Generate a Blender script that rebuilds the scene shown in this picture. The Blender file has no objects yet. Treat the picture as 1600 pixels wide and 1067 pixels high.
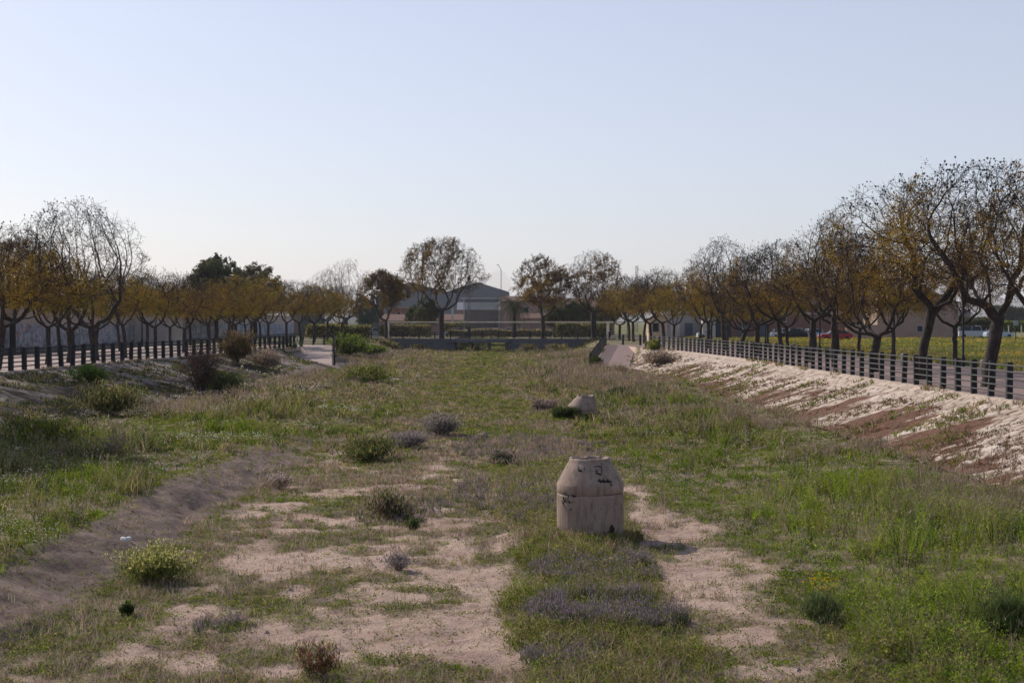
import bpy, bmesh, math, random
import numpy as np
from mathutils import Vector, Matrix
R = math.radians
sc = bpy.context.scene
col = sc.collection
F = 2222.0; HY = 503.0; CZ = 2.48
def at(px, py, d):                       # a pixel of the photograph seen at distance d -> world point
    return Vector(((px-800)/F*d, d, CZ-(py-HY)/F*d))
# ---------------------------------------------------------------- camera
cam = bpy.data.cameras.new('camera'); co = bpy.data.objects.new('camera', cam); col.objects.link(co)
cam.sensor_width = 36; cam.lens = 50; cam.clip_end = 20000; cam.clip_start = 0.3
co.location = (0, 0, CZ); co.rotation_euler = (R(90-0.786), 0, 0)
cam.dof.use_dof = True; cam.dof.focus_distance = 27; cam.dof.aperture_fstop = 5.0
sc.camera = co
# ---------------------------------------------------------------- light
SUN_EL, SUN_AZ = 36, 47                 # azimuth measured to the left of the view direction
w = bpy.data.worlds.new("World"); sc.world = w; w.use_nodes = True
nt = w.node_tree; bg = nt.nodes['Background']
sky = nt.nodes.new('ShaderNodeTexSky'); sky.sky_type = 'NISHITA'; sky.sun_disc = False
sky.sun_elevation = R(SUN_EL); sky.sun_rotation = R(-SUN_AZ)
sky.air_density = 1.0; sky.dust_density = 1.0; sky.ozone_density = 3.0
# pale haze whitens the low sky and thins out overhead
def wn(t): return nt.nodes.new(t)
tc = wn('ShaderNodeTexCoord'); sx = wn('ShaderNodeSeparateXYZ'); mr = wn('ShaderNodeMapRange'); nt.links.new(tc.outputs['Generated'], sx.inputs[0]); nt.links.new(sx.outputs[2], mr.inputs[0])
mr.interpolation_type = 'SMOOTHSTEP'; mr.inputs[1].default_value = .12; mr.inputs[2].default_value = .75; mr.inputs[3].default_value = .47; mr.inputs[4].default_value = .0
m1 = wn('ShaderNodeMix'); m1.data_type = 'RGBA'; m1.blend_type = 'MULTIPLY'; m1.inputs[0].default_value = 1; m1.inputs[7].default_value = (1.03, .975, .985, 1); nt.links.new(sky.outputs[0], m1.inputs[6])
m2 = wn('ShaderNodeMix'); m2.data_type = 'RGBA'; nt.links.new(mr.outputs[0], m2.inputs[0]); nt.links.new(m1.outputs[2], m2.inputs[6]); m2.inputs[7].default_value = (6.55, 6.5, 7.35, 1)
nt.links.new(m2.outputs[2], bg.inputs[0]); bg.inputs[1].default_value = 0.108
sun = bpy.data.lights.new('sun', 'SUN'); so = bpy.data.objects.new('sun', sun); col.objects.link(so)
sun.energy = 3.8; sun.angle = R(0.6); sun.color = (1, .93, .84)
sd = Vector((-math.sin(R(SUN_AZ))*math.cos(R(SUN_EL)), math.cos(R(SUN_AZ))*math.cos(R(SUN_EL)), math.sin(R(SUN_EL))))
so.rotation_euler = sd.to_track_quat('Z', 'Y').to_euler()
sc.view_settings.view_transform = 'Standard'; sc.view_settings.look = 'None'
sc.view_settings.exposure = 0.2; sc.view_settings.gamma = 1
sc.cycles.max_bounces = 6; sc.cycles.transparent_max_bounces = 12; sc.cycles.volume_bounces = 0
sc.cycles.diffuse_bounces = 3; sc.cycles.transmission_bounces = 3; sc.cycles.glossy_bounces = 2
sc.cycles.use_denoising = True; sc.cycles.sample_clamp_indirect = 4

# ---------------------------------------------------------------- helpers
rng = np.random.default_rng(7); random.seed(7)
def tag(o, label=None, cat=None, group=None, kind=None):
    for k, v in (('label', label), ('category', cat), ('group', group), ('kind', kind)):
        if v: o[k] = v
    return o
def empty(name, loc, rz=0):
    o = bpy.data.objects.new(name, None); o.location = loc; o.rotation_euler = (0, 0, rz)
    o.empty_display_size = .2; col.objects.link(o); return o
def link(name, me, parent=None, mat=None):
    o = bpy.data.objects.new(name, me); col.objects.link(o)
    if parent: o.parent = parent
    if mat:
        for m in (mat if isinstance(mat, (list, tuple)) else [mat]): me.materials.append(m)
    return o
def npmesh(name, V, loops, sizes, colr=None, matidx=None, smooth=False, attrs=None):
    me = bpy.data.meshes.new(name)
    V = np.asarray(V, np.float32); loops = np.asarray(loops, np.int32).ravel(); sizes = np.asarray(sizes, np.int32)
    me.vertices.add(len(V)); me.vertices.foreach_set('co', V.ravel())
    me.loops.add(len(loops)); me.loops.foreach_set('vertex_index', loops)
    me.polygons.add(len(sizes)); st = np.zeros(len(sizes), np.int32); st[1:] = np.cumsum(sizes)[:-1]
    me.polygons.foreach_set('loop_start', st); me.polygons.foreach_set('loop_total', sizes)
    if matidx is not None: me.polygons.foreach_set('material_index', np.asarray(matidx, np.int32))
    me.polygons.foreach_set('use_smooth', np.full(len(sizes), smooth))
    me.update(calc_edges=True)
    if colr is not None:
        a = me.color_attributes.new('Col', 'FLOAT_COLOR', 'POINT')
        c = np.ones((len(V), 4), np.float32); c[:, :3] = colr; a.data.foreach_set('color', c.ravel())
    for k, v in (attrs or {}).items():
        a = me.attributes.new(k, 'FLOAT', 'POINT'); a.data.foreach_set('value', np.asarray(v, np.float32))
    return me
def h2(i, j, s):
    n = (i.astype(np.int64)*374761393 + j.astype(np.int64)*668265263 + s*974711) & 0xffffffff
    n = ((n ^ (n >> 13)) * 1274126177) & 0xffffffff
    n = ((n ^ (n >> 16)) * 2246822519) & 0xffffffff
    return ((n ^ (n >> 15)) & 0xffffff)/float(0xffffff)
def vnoise(x, y, s=0):
    i = np.floor(x); j = np.floor(y); u = x-i; v = y-j; u = u*u*(3-2*u); v = v*v*(3-2*v)
    i = i.astype(np.int64); j = j.astype(np.int64)
    return (h2(i, j, s)*(1-u)+h2(i+1, j, s)*u)*(1-v)+(h2(i, j+1, s)*(1-u)+h2(i+1, j+1, s)*u)*v
def fbm(x, y, s=0, o=4):
    t = 0; a = .5; n = 0
    for k in range(o): t = t+a*vnoise(x*2**k+17*k, y*2**k-9*k, s+k); n += a; a *= .5
    return t/n
def ss(a, b, x): t = np.clip((x-a)/(b-a), 0, 1); return t*t*(3-2*t)

# ---------------------------------------------------------------- materials
class NT:
    def __init__(s, name):
        s.m = bpy.data.materials.new(name); s.m.use_nodes = True; s.t = s.m.node_tree; s.b = s.t.nodes['Principled BSDF']
        s.b.inputs['Specular IOR Level'].default_value = .2
    def n(s, ty, **k):
        q = s.t.nodes.new(ty)
        for a, v in k.items():
            if a.startswith('i_'): q.inputs[a[2:].replace('_', ' ')].default_value = v
            else: setattr(q, a, v)
        return q
    def l(s, a, b): s.t.links.new(a, b)
    def coord(s, kind='Object', scale=(1, 1, 1)):
        c = s.n('ShaderNodeTexCoord'); m = s.n('ShaderNodeMapping'); m.inputs['Scale'].default_value = scale
        s.l(c.outputs[kind], m.inputs[0]); return m.outputs[0]
    def noise(s, vec, scale, detail=6, rough=.6):
        q = s.n('ShaderNodeTexNoise'); q.inputs['Scale'].default_value = scale; q.inputs['Detail'].default_value = detail
        q.inputs['Roughness'].default_value = rough; s.l(vec, q.inputs['Vector']); return q.outputs['Fac']
    def ramp(s, f, stops):
        q = s.n('ShaderNodeValToRGB'); e = q.color_ramp.elements
        while len(e) < len(stops): e.new(.5)
        for el, (p, c) in zip(e, stops): el.position = p; el.color = (*c, 1) if len(c) == 3 else c
        s.l(f, q.inputs[0]); return q.outputs[0]
    def mix(s, f, a, b, mode='MIX'):
        q = s.n('ShaderNodeMix'); q.data_type = 'RGBA'; q.blend_type = mode
        for sock, v in ((q.inputs[0], f), (q.inputs[6], a), (q.inputs[7], b)):
            if isinstance(v, (int, float)): sock.default_value = v
            elif isinstance(v, tuple): sock.default_value = (*v, 1)
            else: s.l(v, sock)
        return q.outputs[2]
    def math(s, op, a, b=0.0):
        q = s.n('ShaderNodeMath'); q.operation = op
        for sock, v in ((q.inputs[0], a), (q.inputs[1], b)):
            if isinstance(v, (int, float)): sock.default_value = v
            else: s.l(v, sock)
        return q.outputs[0]
    def bump(s, f, st=.4, dist=.02):
        q = s.n('ShaderNodeBump'); q.inputs['Strength'].default_value = st; q.inputs['Distance'].default_value = dist
        s.l(f, q.inputs['Height']); s.l(q.outputs[0], s.b.inputs['Normal'])
    def out(s, c, rough=.9):
        if isinstance(c, tuple): s.b.inputs['Base Color'].default_value = (*c, 1)
        else: s.l(c, s.b.inputs['Base Color'])
        s.b.inputs['Roughness'].default_value = rough; return s.m
def plain(name, c, rough=.8, var=.25, scale=3, metal=0):
    q = NT(name); v = q.coord()
    lo = tuple(x*(1-var) for x in c); hi = tuple(min(1, x*(1+var)) for x in c)
    f = q.noise(v, scale); cc = q.ramp(f, [(.3, lo), (.7, hi)])
    q.bump(q.noise(v, scale*8), .25, .01); q.b.inputs['Metallic'].default_value = metal
    return q.out(cc, rough)
def leafmat(name, trans=.4):
    q = NT(name); t = q.t; a = q.n('ShaderNodeAttribute'); a.attribute_name = 'Col'
    d = q.n('ShaderNodeBsdfDiffuse'); tr = q.n('ShaderNodeBsdfTranslucent'); m = q.n('ShaderNodeMixShader'); m.inputs[0].default_value = trans
    q.l(a.outputs[0], d.inputs[0]); q.l(a.outputs[0], tr.inputs[0]); q.l(d.outputs[0], m.inputs[1]); q.l(tr.outputs[0], m.inputs[2])
    q.l(m.outputs[0], t.nodes['Material Output'].inputs[0]); t.nodes.remove(q.b); return q.m
LEAF = leafmat('leaf_blades', .5); CROWN = leafmat('crown_leaves', .35)
def bark():
    q = NT('bark'); v = q.coord(scale=(1, 1, .25)); f = q.noise(v, 14)
    c = q.ramp(f, [(.3, (.02, .016, .015)), (.7, (.075, .06, .054))]); q.bump(f, .8, .03); return q.out(c)
BARK = bark()

# ================================================================ terrain
FR = [(0, 15.8), (95, 15.6), (105, 15.2), (115, 14.7), (122, 14.1), (128, 13.2), (133, 12.5), (150, 12.2), (400, 13)]
FL = [(0, -25.6), (69, -24.8), (95, -23.5), (110, -22.3), (128, -20.9), (136, -20.6), (150, -22), (400, -23)]
def fr(y): return np.interp(y, *zip(*FR))
def fl(y): return np.interp(y, *zip(*FL))
FLOOR = -1.72
YW = 205.0                                # face of the culvert wall
def terrain(x, y, detail=True):
    x = np.asarray(x, float); y = np.asarray(y, float)
    n = (fbm(x/3, y/3, 3)-.5)*.16+(fbm(x/.6, y/.6, 5, 3)-.5)*.05
    z = FLOOR+n*ss(10, 14, y)+((fbm(x/.24, y/.24, 14, 3)-.5)*.075+ss(.55, .75, fbm(x/.5, y/.35, 15, 3))*.03)*ss(60, 30, y)*ss(10, 14, y)+(fbm(x/1.1, y/1.1, 8)-.5)*.05*ss(10, 14, y)
    # right bank
    xr = fr(y)-.35; t = np.clip((x-(xr-4.2))/4.2, 0, 1)
    near = ss(1, 0, 0*y)
    # right berm rising softly before the toe
    z = z+.34*ss(4.5, 11, x)
    z = np.where(t > 0, np.maximum(z, z*(1-t)+(-.02)*t), z)
    # left berm and dirt slope
    e = -7.9+(fbm(y/2.5, y*0+3, 11)-.5)*1.3+(fbm(y/.8, x/.5, 12)-.5)*.55
    k = ss(56, 34, y)
    berm = -1.27+n*.6
    s = np.clip((e+1.35-x)/1.35, 0, 1)*.6+.4*ss(e+1.7, e, x)
    zb = FLOOR+n+(berm-FLOOR)*s*(.35+.65*k)
    z = np.where(x < -3, np.maximum(zb, z), z)
    xl = fl(y)+.35; tl = np.clip(((xl+6.6)-x)/6.6, 0, 1); tl = tl**.9
    z = np.where(tl > 0, z*(1-tl)+(-.03)*tl+.12*np.sin(tl*math.pi)*(fbm(x/1.5, y/4, 21)-.3), z)
    # far: banks close in, grassy
    far = ss(150, 165, y)
    zr = FLOOR+n+1.7*ss(7.5, 12.5, x)
    z = np.where(x > 4, z*(1-far)+np.minimum(zr, 0)*far, z)
    zl = FLOOR+n+1.7*ss(-15, -22, x)
    z = np.where(x < -4, z*(1-far)+np.minimum(zl, 0)*far, z)
    # ramps
    for (x0, y0, x1, y1, zz) in ((11.5, 149, 8.2, 119, -1.5), (-20.4, 149, -17.0, 122, -1.5)):
        u = np.clip((y0-y)/(y0-y1), -.3, 1); cx = x0+(x1-x0)*u
        rz = np.clip(u, 0, 1)*zz
        off = np.abs(x-cx); m = ss(3.0, 1.7, off)*ss(y1-2, y1+3, y)*ss(156, 149, y)
        z = z*(1-m)+rz*m
    # plateau outside fences
    z = np.where((x > xr) | (x < xl), -0.03, z)
    # beyond the culvert wall: ground level, a sunken strip goes on behind the opening
    behind = y > YW+.3
    zz = np.where((x > -8.6) & (x < -.6), FLOOR+1.7*ss(245, 262, y), -.03)
    z = np.where(behind, zz, z)
    return z
def axis(parts):
    a = []
    for lo, hi, st in parts: a.append(np.arange(lo, hi, st))
    a.append([parts[-1][1]]); return np.concatenate(a)
xs = axis([(-9000, -1000, 1000), (-1000, -100, 100), (-100, -32, 8), (-32, -20, .6), (-20, -9, .3), (-9, 4.6, .075), (4.6, 17, .25), (17, 32, 1.5), (32, 100, 8), (100, 1000, 100), (1000, 9000, 1000)])
ys = axis([(-60, 6, 6), (6, 14, 1), (14, 32, .085), (32, 40, .15), (40, 70, .3), (70, 160, .7), (160, 204.4, 1.2), (204.4, 206.8, .4), (206.8, 270, 3), (270, 1000, 60), (1000, 10000, 900)])
def gridmesh(name, xs, ys, zf, attrs=None, smooth=True):
    X, Y = np.meshgrid(xs, ys); Z = zf(X, Y)
    V = np.stack([X, Y, Z], -1).reshape(-1, 3); nx = len(xs); ny = len(ys)
    i = np.arange(nx-1)[None, :]+np.arange(ny-1)[:, None]*nx
    q = np.stack([i, i+1, i+1+nx, i+nx], -1).reshape(-1, 4)
    at_ = {k: f(X, Y).ravel() for k, f in (attrs or {}).items()}
    return npmesh(name, V, q, np.full(len(q), 4), smooth=smooth, attrs=at_)
def right_edge(y): return np.interp(y, [16, 21, 24, 27, 36, 50, 70, 95], [3.9, 3.9, 4.3, 4.1, 3.3, 2.7, 1.4, -1])
def veg(x, y):
    """share of ground covered by low plants, 0..1, and zone masks"""
    N1 = fbm(x/1.9, y/1.9, 31); N2 = fbm(x/.55, y/.55, 37, 3); N = N1*.52+N2*.48
    w_ = (fbm(x/1.2, y/1.6, 41)-.5)*1.3
    right = ss(-.35, .5, x-right_edge(y)+w_)
    c0 = np.interp(y, [15, 25, 36, 60], [.1, 0, -.4, -1]); c1 = np.interp(y, [15, 25, 31, 36, 60], [2.3, 2.35, 2.3, 2.5, 1.5])
    cen = ss(-.3, .3, x-c0+w_*.6)*ss(-.3, .3, c1-x+w_*.5)*ss(75, 55, y)
    left = ss(.3, -.3, x+7.75+w_*.9+(N2-.5)*1.2)
    left = np.maximum(left, ss(38, 56, y)*ss(-4, -6, x))
    strip = ss(.95, .45, np.abs(x+5.75+w_*.5))*ss(45, 30, y)*.95*ss(.36, .46, N+.06)
    dirtslope = ss(-8.2, -7.6, x)*ss(-6.3, -6.8, x)*ss(50, 36, y)
    p = np.interp(y, [12, 16, 20, 24, 28, 33, 38, 45, 60, 80], [.58, .40, .25, .30, .46, .58, .66, .72, .86, 1.0])
    band = .16*np.sin(y*1.15+1.5*fbm(x/3, y*0, 77)*3)*ss(50, 30, y)
    th = .74-.5*p
    floor_ = ss(th-.10, th+.09, N+band*.5)
    floor_ = np.maximum(floor_, ss(60, 90, y))
    right = right*(.55+.45*ss(.30, .42, N2)); left = left*(.6+.4*ss(.30, .42, N2))
    v = np.maximum.reduce([right, cen*(.55+.45*ss(.3, .45, N)), left, strip, floor_*(1-dirtslope)])
    # trampled strip to the right of the manholes
    tr = ss(.0, .5, x-c1-.1+w_*.5)*ss(.1, -.4, x-right_edge(y)+w_*1.0)*ss(60, 34, y)
    v = v*(1-tr*.85*(1-.6*ss(.52, .62, N2)))
    v = v*(1-dirtslope*(1-.8*ss(.56, .66, N)))
    return v, right, cen, left, strip
def slope_dark(x, y):  # mask for the darker soil tone along the dirt slope
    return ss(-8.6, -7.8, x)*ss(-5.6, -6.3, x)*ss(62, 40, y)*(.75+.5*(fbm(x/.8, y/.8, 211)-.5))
def in_ramp(x, y):
    m = np.zeros_like(x)
    for (x0, y0, x1, y1) in ((11.5, 149, 8.2, 119), (-20.4, 149, -17.0, 122)):
        u = (y0-y)/(y0-y1); cx = x0+(x1-x0)*u
        m = np.maximum(m, ((np.abs(x-cx) < 1.75) & (y > y1+2) & (y < 150)).astype(float))
    return m
def vg(x, y): return veg(x, y)[0]*(1-in_ramp(x, y))
def ground_mat():
    q = NT('ground_soil'); v = q.coord('Object')
    a = q.n('ShaderNodeAttribute'); a.attribute_name = 'veg'
    n1 = q.noise(v, .5, 8); n2 = q.noise(v, 6, 8, .7); n3 = q.noise(v, 40, 4, .7)
    dirt = q.ramp(n1, [(.32, (.44, .295, .23)), (.5, (.61, .43, .335)), (.68, (.67, .485, .385))])
    dirt = q.mix(.55, dirt, q.ramp(n2, [(.3, (.70, .66, .64)), (.55, (1, 1, 1))]), 'MULTIPLY')
    dirt = q.mix(.5, dirt, q.ramp(n3, [(.30, (.40, .36, .34)), (.46, (1, 1, 1))]), 'MULTIPLY')
    ad = q.n('ShaderNodeAttribute'); ad.attribute_name = 'slope_dark'
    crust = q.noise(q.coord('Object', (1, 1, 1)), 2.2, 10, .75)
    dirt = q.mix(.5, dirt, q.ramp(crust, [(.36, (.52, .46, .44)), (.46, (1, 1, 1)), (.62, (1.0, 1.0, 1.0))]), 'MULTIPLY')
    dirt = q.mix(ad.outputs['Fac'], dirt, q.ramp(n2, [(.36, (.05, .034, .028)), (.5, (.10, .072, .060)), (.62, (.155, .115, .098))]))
    litter = q.ramp(n2, [(.3, (.10, .085, .05)), (.5, (.17, .16, .07)), (.7, (.26, .20, .14))])
    vegm = q.math('MULTIPLY', a.outputs['Fac'], q.ramp(n2, [(.25, (.6, .6, .6)), (.6, (1, 1, 1))]))
    c = q.mix(vegm, dirt, litter)
    # the open field on the right and the land beyond: grass green with straw patches
    p = q.n('ShaderNodeSeparateXYZ'); q.l(v, p.inputs[0])
    fm = q.math('GREATER_THAN', p.outputs[0], 25.4)
    fm = q.math('MAXIMUM', fm, q.math('GREATER_THAN', p.outputs[1], 300))
    fm = q.math('MAXIMUM', fm, q.math('LESS_THAN', p.outputs[0], -60))
    field = q.ramp(q.noise(v, .12, 8, .65), [(.35, (.13, .14, .05)), (.5, (.19, .18, .07)), (.65, (.25, .2, .07))])
    c = q.mix(fm, c, field)
    q.bump(q.math('ADD', q.math('ADD', n2, crust), q.math('MULTIPLY', n3, .6)), 1.0, .07)
    return q.out(c, .95)
def terr_sink(X, Y):
    z = terrain(X, Y)
    xr = fr(Y)-.35; xl = fl(Y)+.35
    s = ((X > xr-4.1) & (X < xr) & (Y < 134) & (Y > 20)) | ((X < xl+6.3) & (X > xl) & (Y < 136) & (Y > 20))
    rmp = in_ramp(X, Y) > 0
    return np.where(s & ~rmp, z-.22, z)
g = link('ground', gridmesh('ground', xs, ys, terr_sink, {'veg': vg, 'slope_dark': slope_dark}), mat=ground_mat())
tag(g, 'dry channel bed of pinkish soil between raised banks and flat fields', 'ground', kind='structure')

# ---------------------------------------------------------------- stone banks
def voro(u, v, cu, cv, seed):
    U = u/cu; Vv = v/cv; iu = np.floor(U).astype(np.int64); iv = np.floor(Vv).astype(np.int64)
    f1 = np.full(u.shape, 9.); f2 = np.full(u.shape, 9.); idc = np.zeros(u.shape)
    for a in (-1, 0, 1):
        for b in (-1, 0, 1):
            ci = iu+a; cj = iv+b
            px = ci+.1+.8*h2(ci, cj, seed); py = cj+.1+.8*h2(ci, cj, seed+1)
            d = np.hypot(px-U, py-Vv); m = d < f1
            f2 = np.where(m, f1, np.minimum(f2, d)); idc = np.where(m, h2(ci, cj, seed+2), idc); f1 = np.where(m, d, f1)
    return f1, f2, idc
def bank(name, side, y0, y1, st, label, soil_bias, mat=None):
    yy = np.concatenate([np.arange(y0, min(64, y1), st), np.arange(64, y1, st*1.7)]) if y0 < 64 else np.arange(y0, y1, st*1.7)
    W = 4.35 if side > 0 else 6.6
    tt = np.linspace(0, 1, int(W/(st*.95)))
    T, Y = np.meshgrid(tt, yy)
    X = (fr(Y)-.35-T*W) if side > 0 else (fl(Y)+.35+T*W)
    Z = terrain(X, Y)
    f1, f2, ci = voro(T*W*1.05+.12*fbm(X, Y, 5), Y+.15*fbm(X*2, Y*2, 6), .46, .40, 3)
    edge = ss(0.02, .20, f2-f1)
    wy = Y+.5*(fbm(Y/1.3, T*3, 49)-.5)*2
    streak = fbm(wy/1.9, T*W/5+3, 51, 5); streak2 = fbm(wy/.33, T*W/1.6, 57, 4); broad = fbm(Y/9, T*2, 59, 3)
    soil = ss(.50, .55, streak*.46+streak2*.24+broad*.30+soil_bias-.032+.20*(T-.5)+(-.25*ss(.14, 0, T)))
    rel = edge*.05+(ci-.5)*.045*edge+(fbm(X*3, Y*3, 63)-.5)*.04
    Z = Z+.02+rel*(1-soil)+soil*(.03+.05*fbm(X*2, Y*2, 61))
    for (a, b) in ((0, 0),): pass
    nx = len(tt); ny = len(yy)
    V = np.stack([X, Y, Z], -1).reshape(-1, 3)
    i = np.arange(nx-1)[None, :]+np.arange(ny-1)[:, None]*nx
    q = np.stack([i, i+nx, i+1+nx, i+1], -1).reshape(-1, 4)
    if side > 0: q = q[:, ::-1]
    keep = ~((in_ramp(X, Y) > 0)).reshape(-1)[q].any(1)
    q = q[keep]
    me = npmesh(name, V, q, np.full(len(q), 4), smooth=True, attrs={'soil': soil.ravel(), 'cell': ci.ravel(), 'joint': (1-edge).ravel()})
    o = link(name, me, mat=mat or STONE); tag(o, label, 'embankment', kind='structure'); return o
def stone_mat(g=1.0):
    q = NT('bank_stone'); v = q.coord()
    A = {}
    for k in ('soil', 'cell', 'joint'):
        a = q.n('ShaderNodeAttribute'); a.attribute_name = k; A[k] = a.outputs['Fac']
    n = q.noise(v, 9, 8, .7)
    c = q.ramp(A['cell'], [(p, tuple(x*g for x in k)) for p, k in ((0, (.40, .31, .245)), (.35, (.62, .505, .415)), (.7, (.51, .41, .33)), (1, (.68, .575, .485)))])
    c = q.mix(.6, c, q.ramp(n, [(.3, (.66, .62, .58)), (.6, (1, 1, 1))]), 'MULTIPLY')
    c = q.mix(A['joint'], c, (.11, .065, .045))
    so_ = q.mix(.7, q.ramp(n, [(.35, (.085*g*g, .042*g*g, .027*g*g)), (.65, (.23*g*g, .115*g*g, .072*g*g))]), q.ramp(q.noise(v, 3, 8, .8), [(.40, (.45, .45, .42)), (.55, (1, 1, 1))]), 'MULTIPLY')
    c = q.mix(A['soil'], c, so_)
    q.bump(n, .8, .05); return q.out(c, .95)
STONE = stone_mat(); STONE_SHADE = stone_mat(.45)  # second copy darkened: tree shade painted into the left bank's stone and soil
bank('stone_bank', 1, 24, 134, .065, 'sunlit embankment of pale irregular stones below the long fence', 0.0)
bank('stone_bank', -1, 40, 136, .11, 'embankment of stones and dark soil, shade put into their colour, below the dark fence', .02, STONE_SHADE)

# ---------------------------------------------------------------- paths, kerb
def strip_mesh(name, ya, yb, st, f0, f1, z0, mat, lab, thick=0):
    yy = np.append(np.arange(ya, yb, st), yb); n = len(yy)
    A = np.stack([f0(yy), yy, np.full(n, z0)], -1); B = np.stack([f1(yy), yy, np.full(n, z0)], -1)
    V = [A, B]; i = np.arange(n-1)
    Q = [np.stack([i, i+n, i+n+1, i+1], -1)]
    if thick:
        A2 = A-[0, 0, thick]; B2 = B-[0, 0, thick]; V += [A2, B2]
        Q += [np.stack([i, i+1, i+1+2*n, i+2*n], -1), np.stack([i+n, i+3*n, i+3*n+1, i+n+1], -1)]
    Q = np.concatenate(Q); me = npmesh(name, np.concatenate(V), Q, np.full(len(Q), 4))
    o = link(name, me, mat=mat); tag(o, lab, 'paving', kind='structure'); return o
def pave_mat(name, a, b, brick=True):
    q = NT(name); v = q.coord(); n = q.noise(v, 1.2, 8); c = q.ramp(n, [(.3, a), (.7, b)])
    br = q.n('ShaderNodeTexBrick'); q.l(v, br.inputs[0]); br.inputs['Scale'].default_value = 2.5
    br.inputs['Mortar Size'].default_value = .03; br.inputs['Color1'].default_value = (1, 1, 1, 1); br.inputs['Color2'].default_value = (.82, .8, .8, 1)
    br.inputs['Mortar'].default_value = (.5, .48, .46, 1)
    c = q.mix(.8, c, br.outputs[0], 'MULTIPLY'); return q.out(c, .9)
PAVE = pave_mat('pink_paving', (.25, .17, .15), (.34, .245, .22))
PAVE2 = pave_mat('pale_paving', (.42, .32, .275), (.50, .39, .34))
strip_mesh('path', 10, 150, 2, lambda y: fr(y)+.05, lambda y: y*0+25.4, .02, PAVE, 'paved promenade of reddish paving behind the sunlit stone bank')
strip_mesh('path', 30, 150, 2, lambda y: y*0-37.0, lambda y: fl(y)-.05, .02, PAVE2, 'pale paved promenade between dark fence and graffiti wall')
KERB = plain('kerb_concrete', (.42, .34, .28), .9, .3, 2)
strip_mesh('kerb', 12, 134, 1, lambda y: fr(y)-.38, lambda y: fr(y)+.05, .075, KERB, 'low concrete kerb along the top of the sunlit stone bank', .3)
strip_mesh('kerb', 32, 137, 1, lambda y: fl(y)-.05, lambda y: fl(y)+.38, .075, KERB, 'low concrete kerb along the top of the shaded bank', .3)
def ramp_sheet(x0, y0, x1, y1, lab):
    n = 30; u = np.linspace(-.04, .93, n); yy = y0+(y1-y0)*u; cx = x0+(x1-x0)*u
    w_ = np.linspace(-1.55, 1.55, 5); X = cx[:, None]+w_[None]; Y = np.repeat(yy[:, None], 5, 1)
    Z = np.clip(u, 0, 1)[:, None]*-1.5+0*X+.07
    V = np.stack([X, Y, Z], -1).reshape(-1, 3); i = np.arange(4)[None]+np.arange(n-1)[:, None]*5
    q = np.stack([i, i+5, i+6, i+1], -1).reshape(-1, 4)
    tag(link('ramp', npmesh('ramp', V, q, np.full(len(q), 4)), mat=PAVE2 if x0 < 0 else PAVE), lab, 'ramp', kind='structure')
ramp_sheet(11.5, 149, 8.2, 119, 'paved ramp going down into the channel beside its low slanting fence')
ramp_sheet(-20.4, 149, -17.0, 122, 'pale paved ramp going down into the channel past a prickly pear')

# ================================================================ boxes / tubes
def boxes(bs):
    """list of (cx,cy,cz,sx,sy,sz[,rz]) -> V,Q arrays"""
    V = []; Q = []; k = 0
    for b in bs:
        cx, cy, cz, sx, sy, sz = b[:6]; rz = b[6] if len(b) > 6 else 0
        p = np.array([[x, y, z] for z in (-.5, .5) for x, y in ((-.5, -.5), (.5, -.5), (.5, .5), (-.5, .5))])*[sx, sy, sz]
        c, s = math.cos(rz), math.sin(rz); p[:, :2] = p[:, :2] @ np.array([[c, s], [-s, c]])
        V.append(p+[cx, cy, cz]); Q += [[k+a for a in f] for f in ((0, 3, 2, 1), (4, 5, 6, 7), (0, 1, 5, 4), (1, 2, 6, 5), (2, 3, 7, 6), (3, 0, 4, 7))]; k += 8
    return np.concatenate(V), Q
def boxobj(name, bs, mat, parent=None):
    V, Q = boxes(bs); return link(name, npmesh(name, V, Q, np.full(len(Q), 4)), parent, mat)
def tube(pts, rad, n=6):
    P = np.asarray(pts, float); m = len(P); rad = np.broadcast_to(rad, (m,))
    T = np.gradient(P, axis=0); T /= np.linalg.norm(T, axis=1)[:, None]+1e-9
    u = np.cross(T[0], [0.13, .97, .21]); u /= np.linalg.norm(u); V = []
    a = np.arange(n)*2*math.pi/n
    for i in range(m):
        u = u-T[i]*np.dot(u, T[i]); u /= np.linalg.norm(u)+1e-9; b = np.cross(T[i], u)
        V.append(P[i]+rad[i]*(np.cos(a)[:, None]*u+np.sin(a)[:, None]*b))
    V = np.concatenate(V); j = np.arange(n); i = np.arange(m-1)[:, None]*n
    Q = np.stack([i+j, i+(j+1) % n, i+n+(j+1) % n, i+n+j], -1).reshape(-1, 4)
    return V, Q
def merge(parts):
    V = []; L = []; S = []; C = []; k = 0
    for p in parts:
        v, q = p[0], np.asarray(p[1]); V.append(v); L.append((q+k).ravel()); S.append(np.full(len(q), q.shape[1])); k += len(v)
        if len(p) > 2: C.append(np.broadcast_to(p[2], (len(v), 3)))
    return np.concatenate(V), np.concatenate(L), np.concatenate(S), (np.concatenate(C) if C else None)
def tubes_obj(name, lst, mat, parent=None, n=6):
    V, L, S, _ = merge([tube(p, r, n) for p, r in lst])
    return link(name, npmesh(name, V, L, S, smooth=True), parent, mat)
def lathe(prof, n=48):
    P = np.array(prof); a = np.arange(n)*2*math.pi/n; m = len(P)
    V = np.stack([P[:, 0:1]*np.cos(a), P[:, 0:1]*np.sin(a), np.repeat(P[:, 1:2], n, 1)], -1).reshape(-1, 3)
    j = np.arange(n); i = np.arange(m-1)[:, None]*n
    return V, np.stack([i+j, i+(j+1) % n, i+n+(j+1) % n, i+n+j], -1).reshape(-1, 4)

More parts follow.
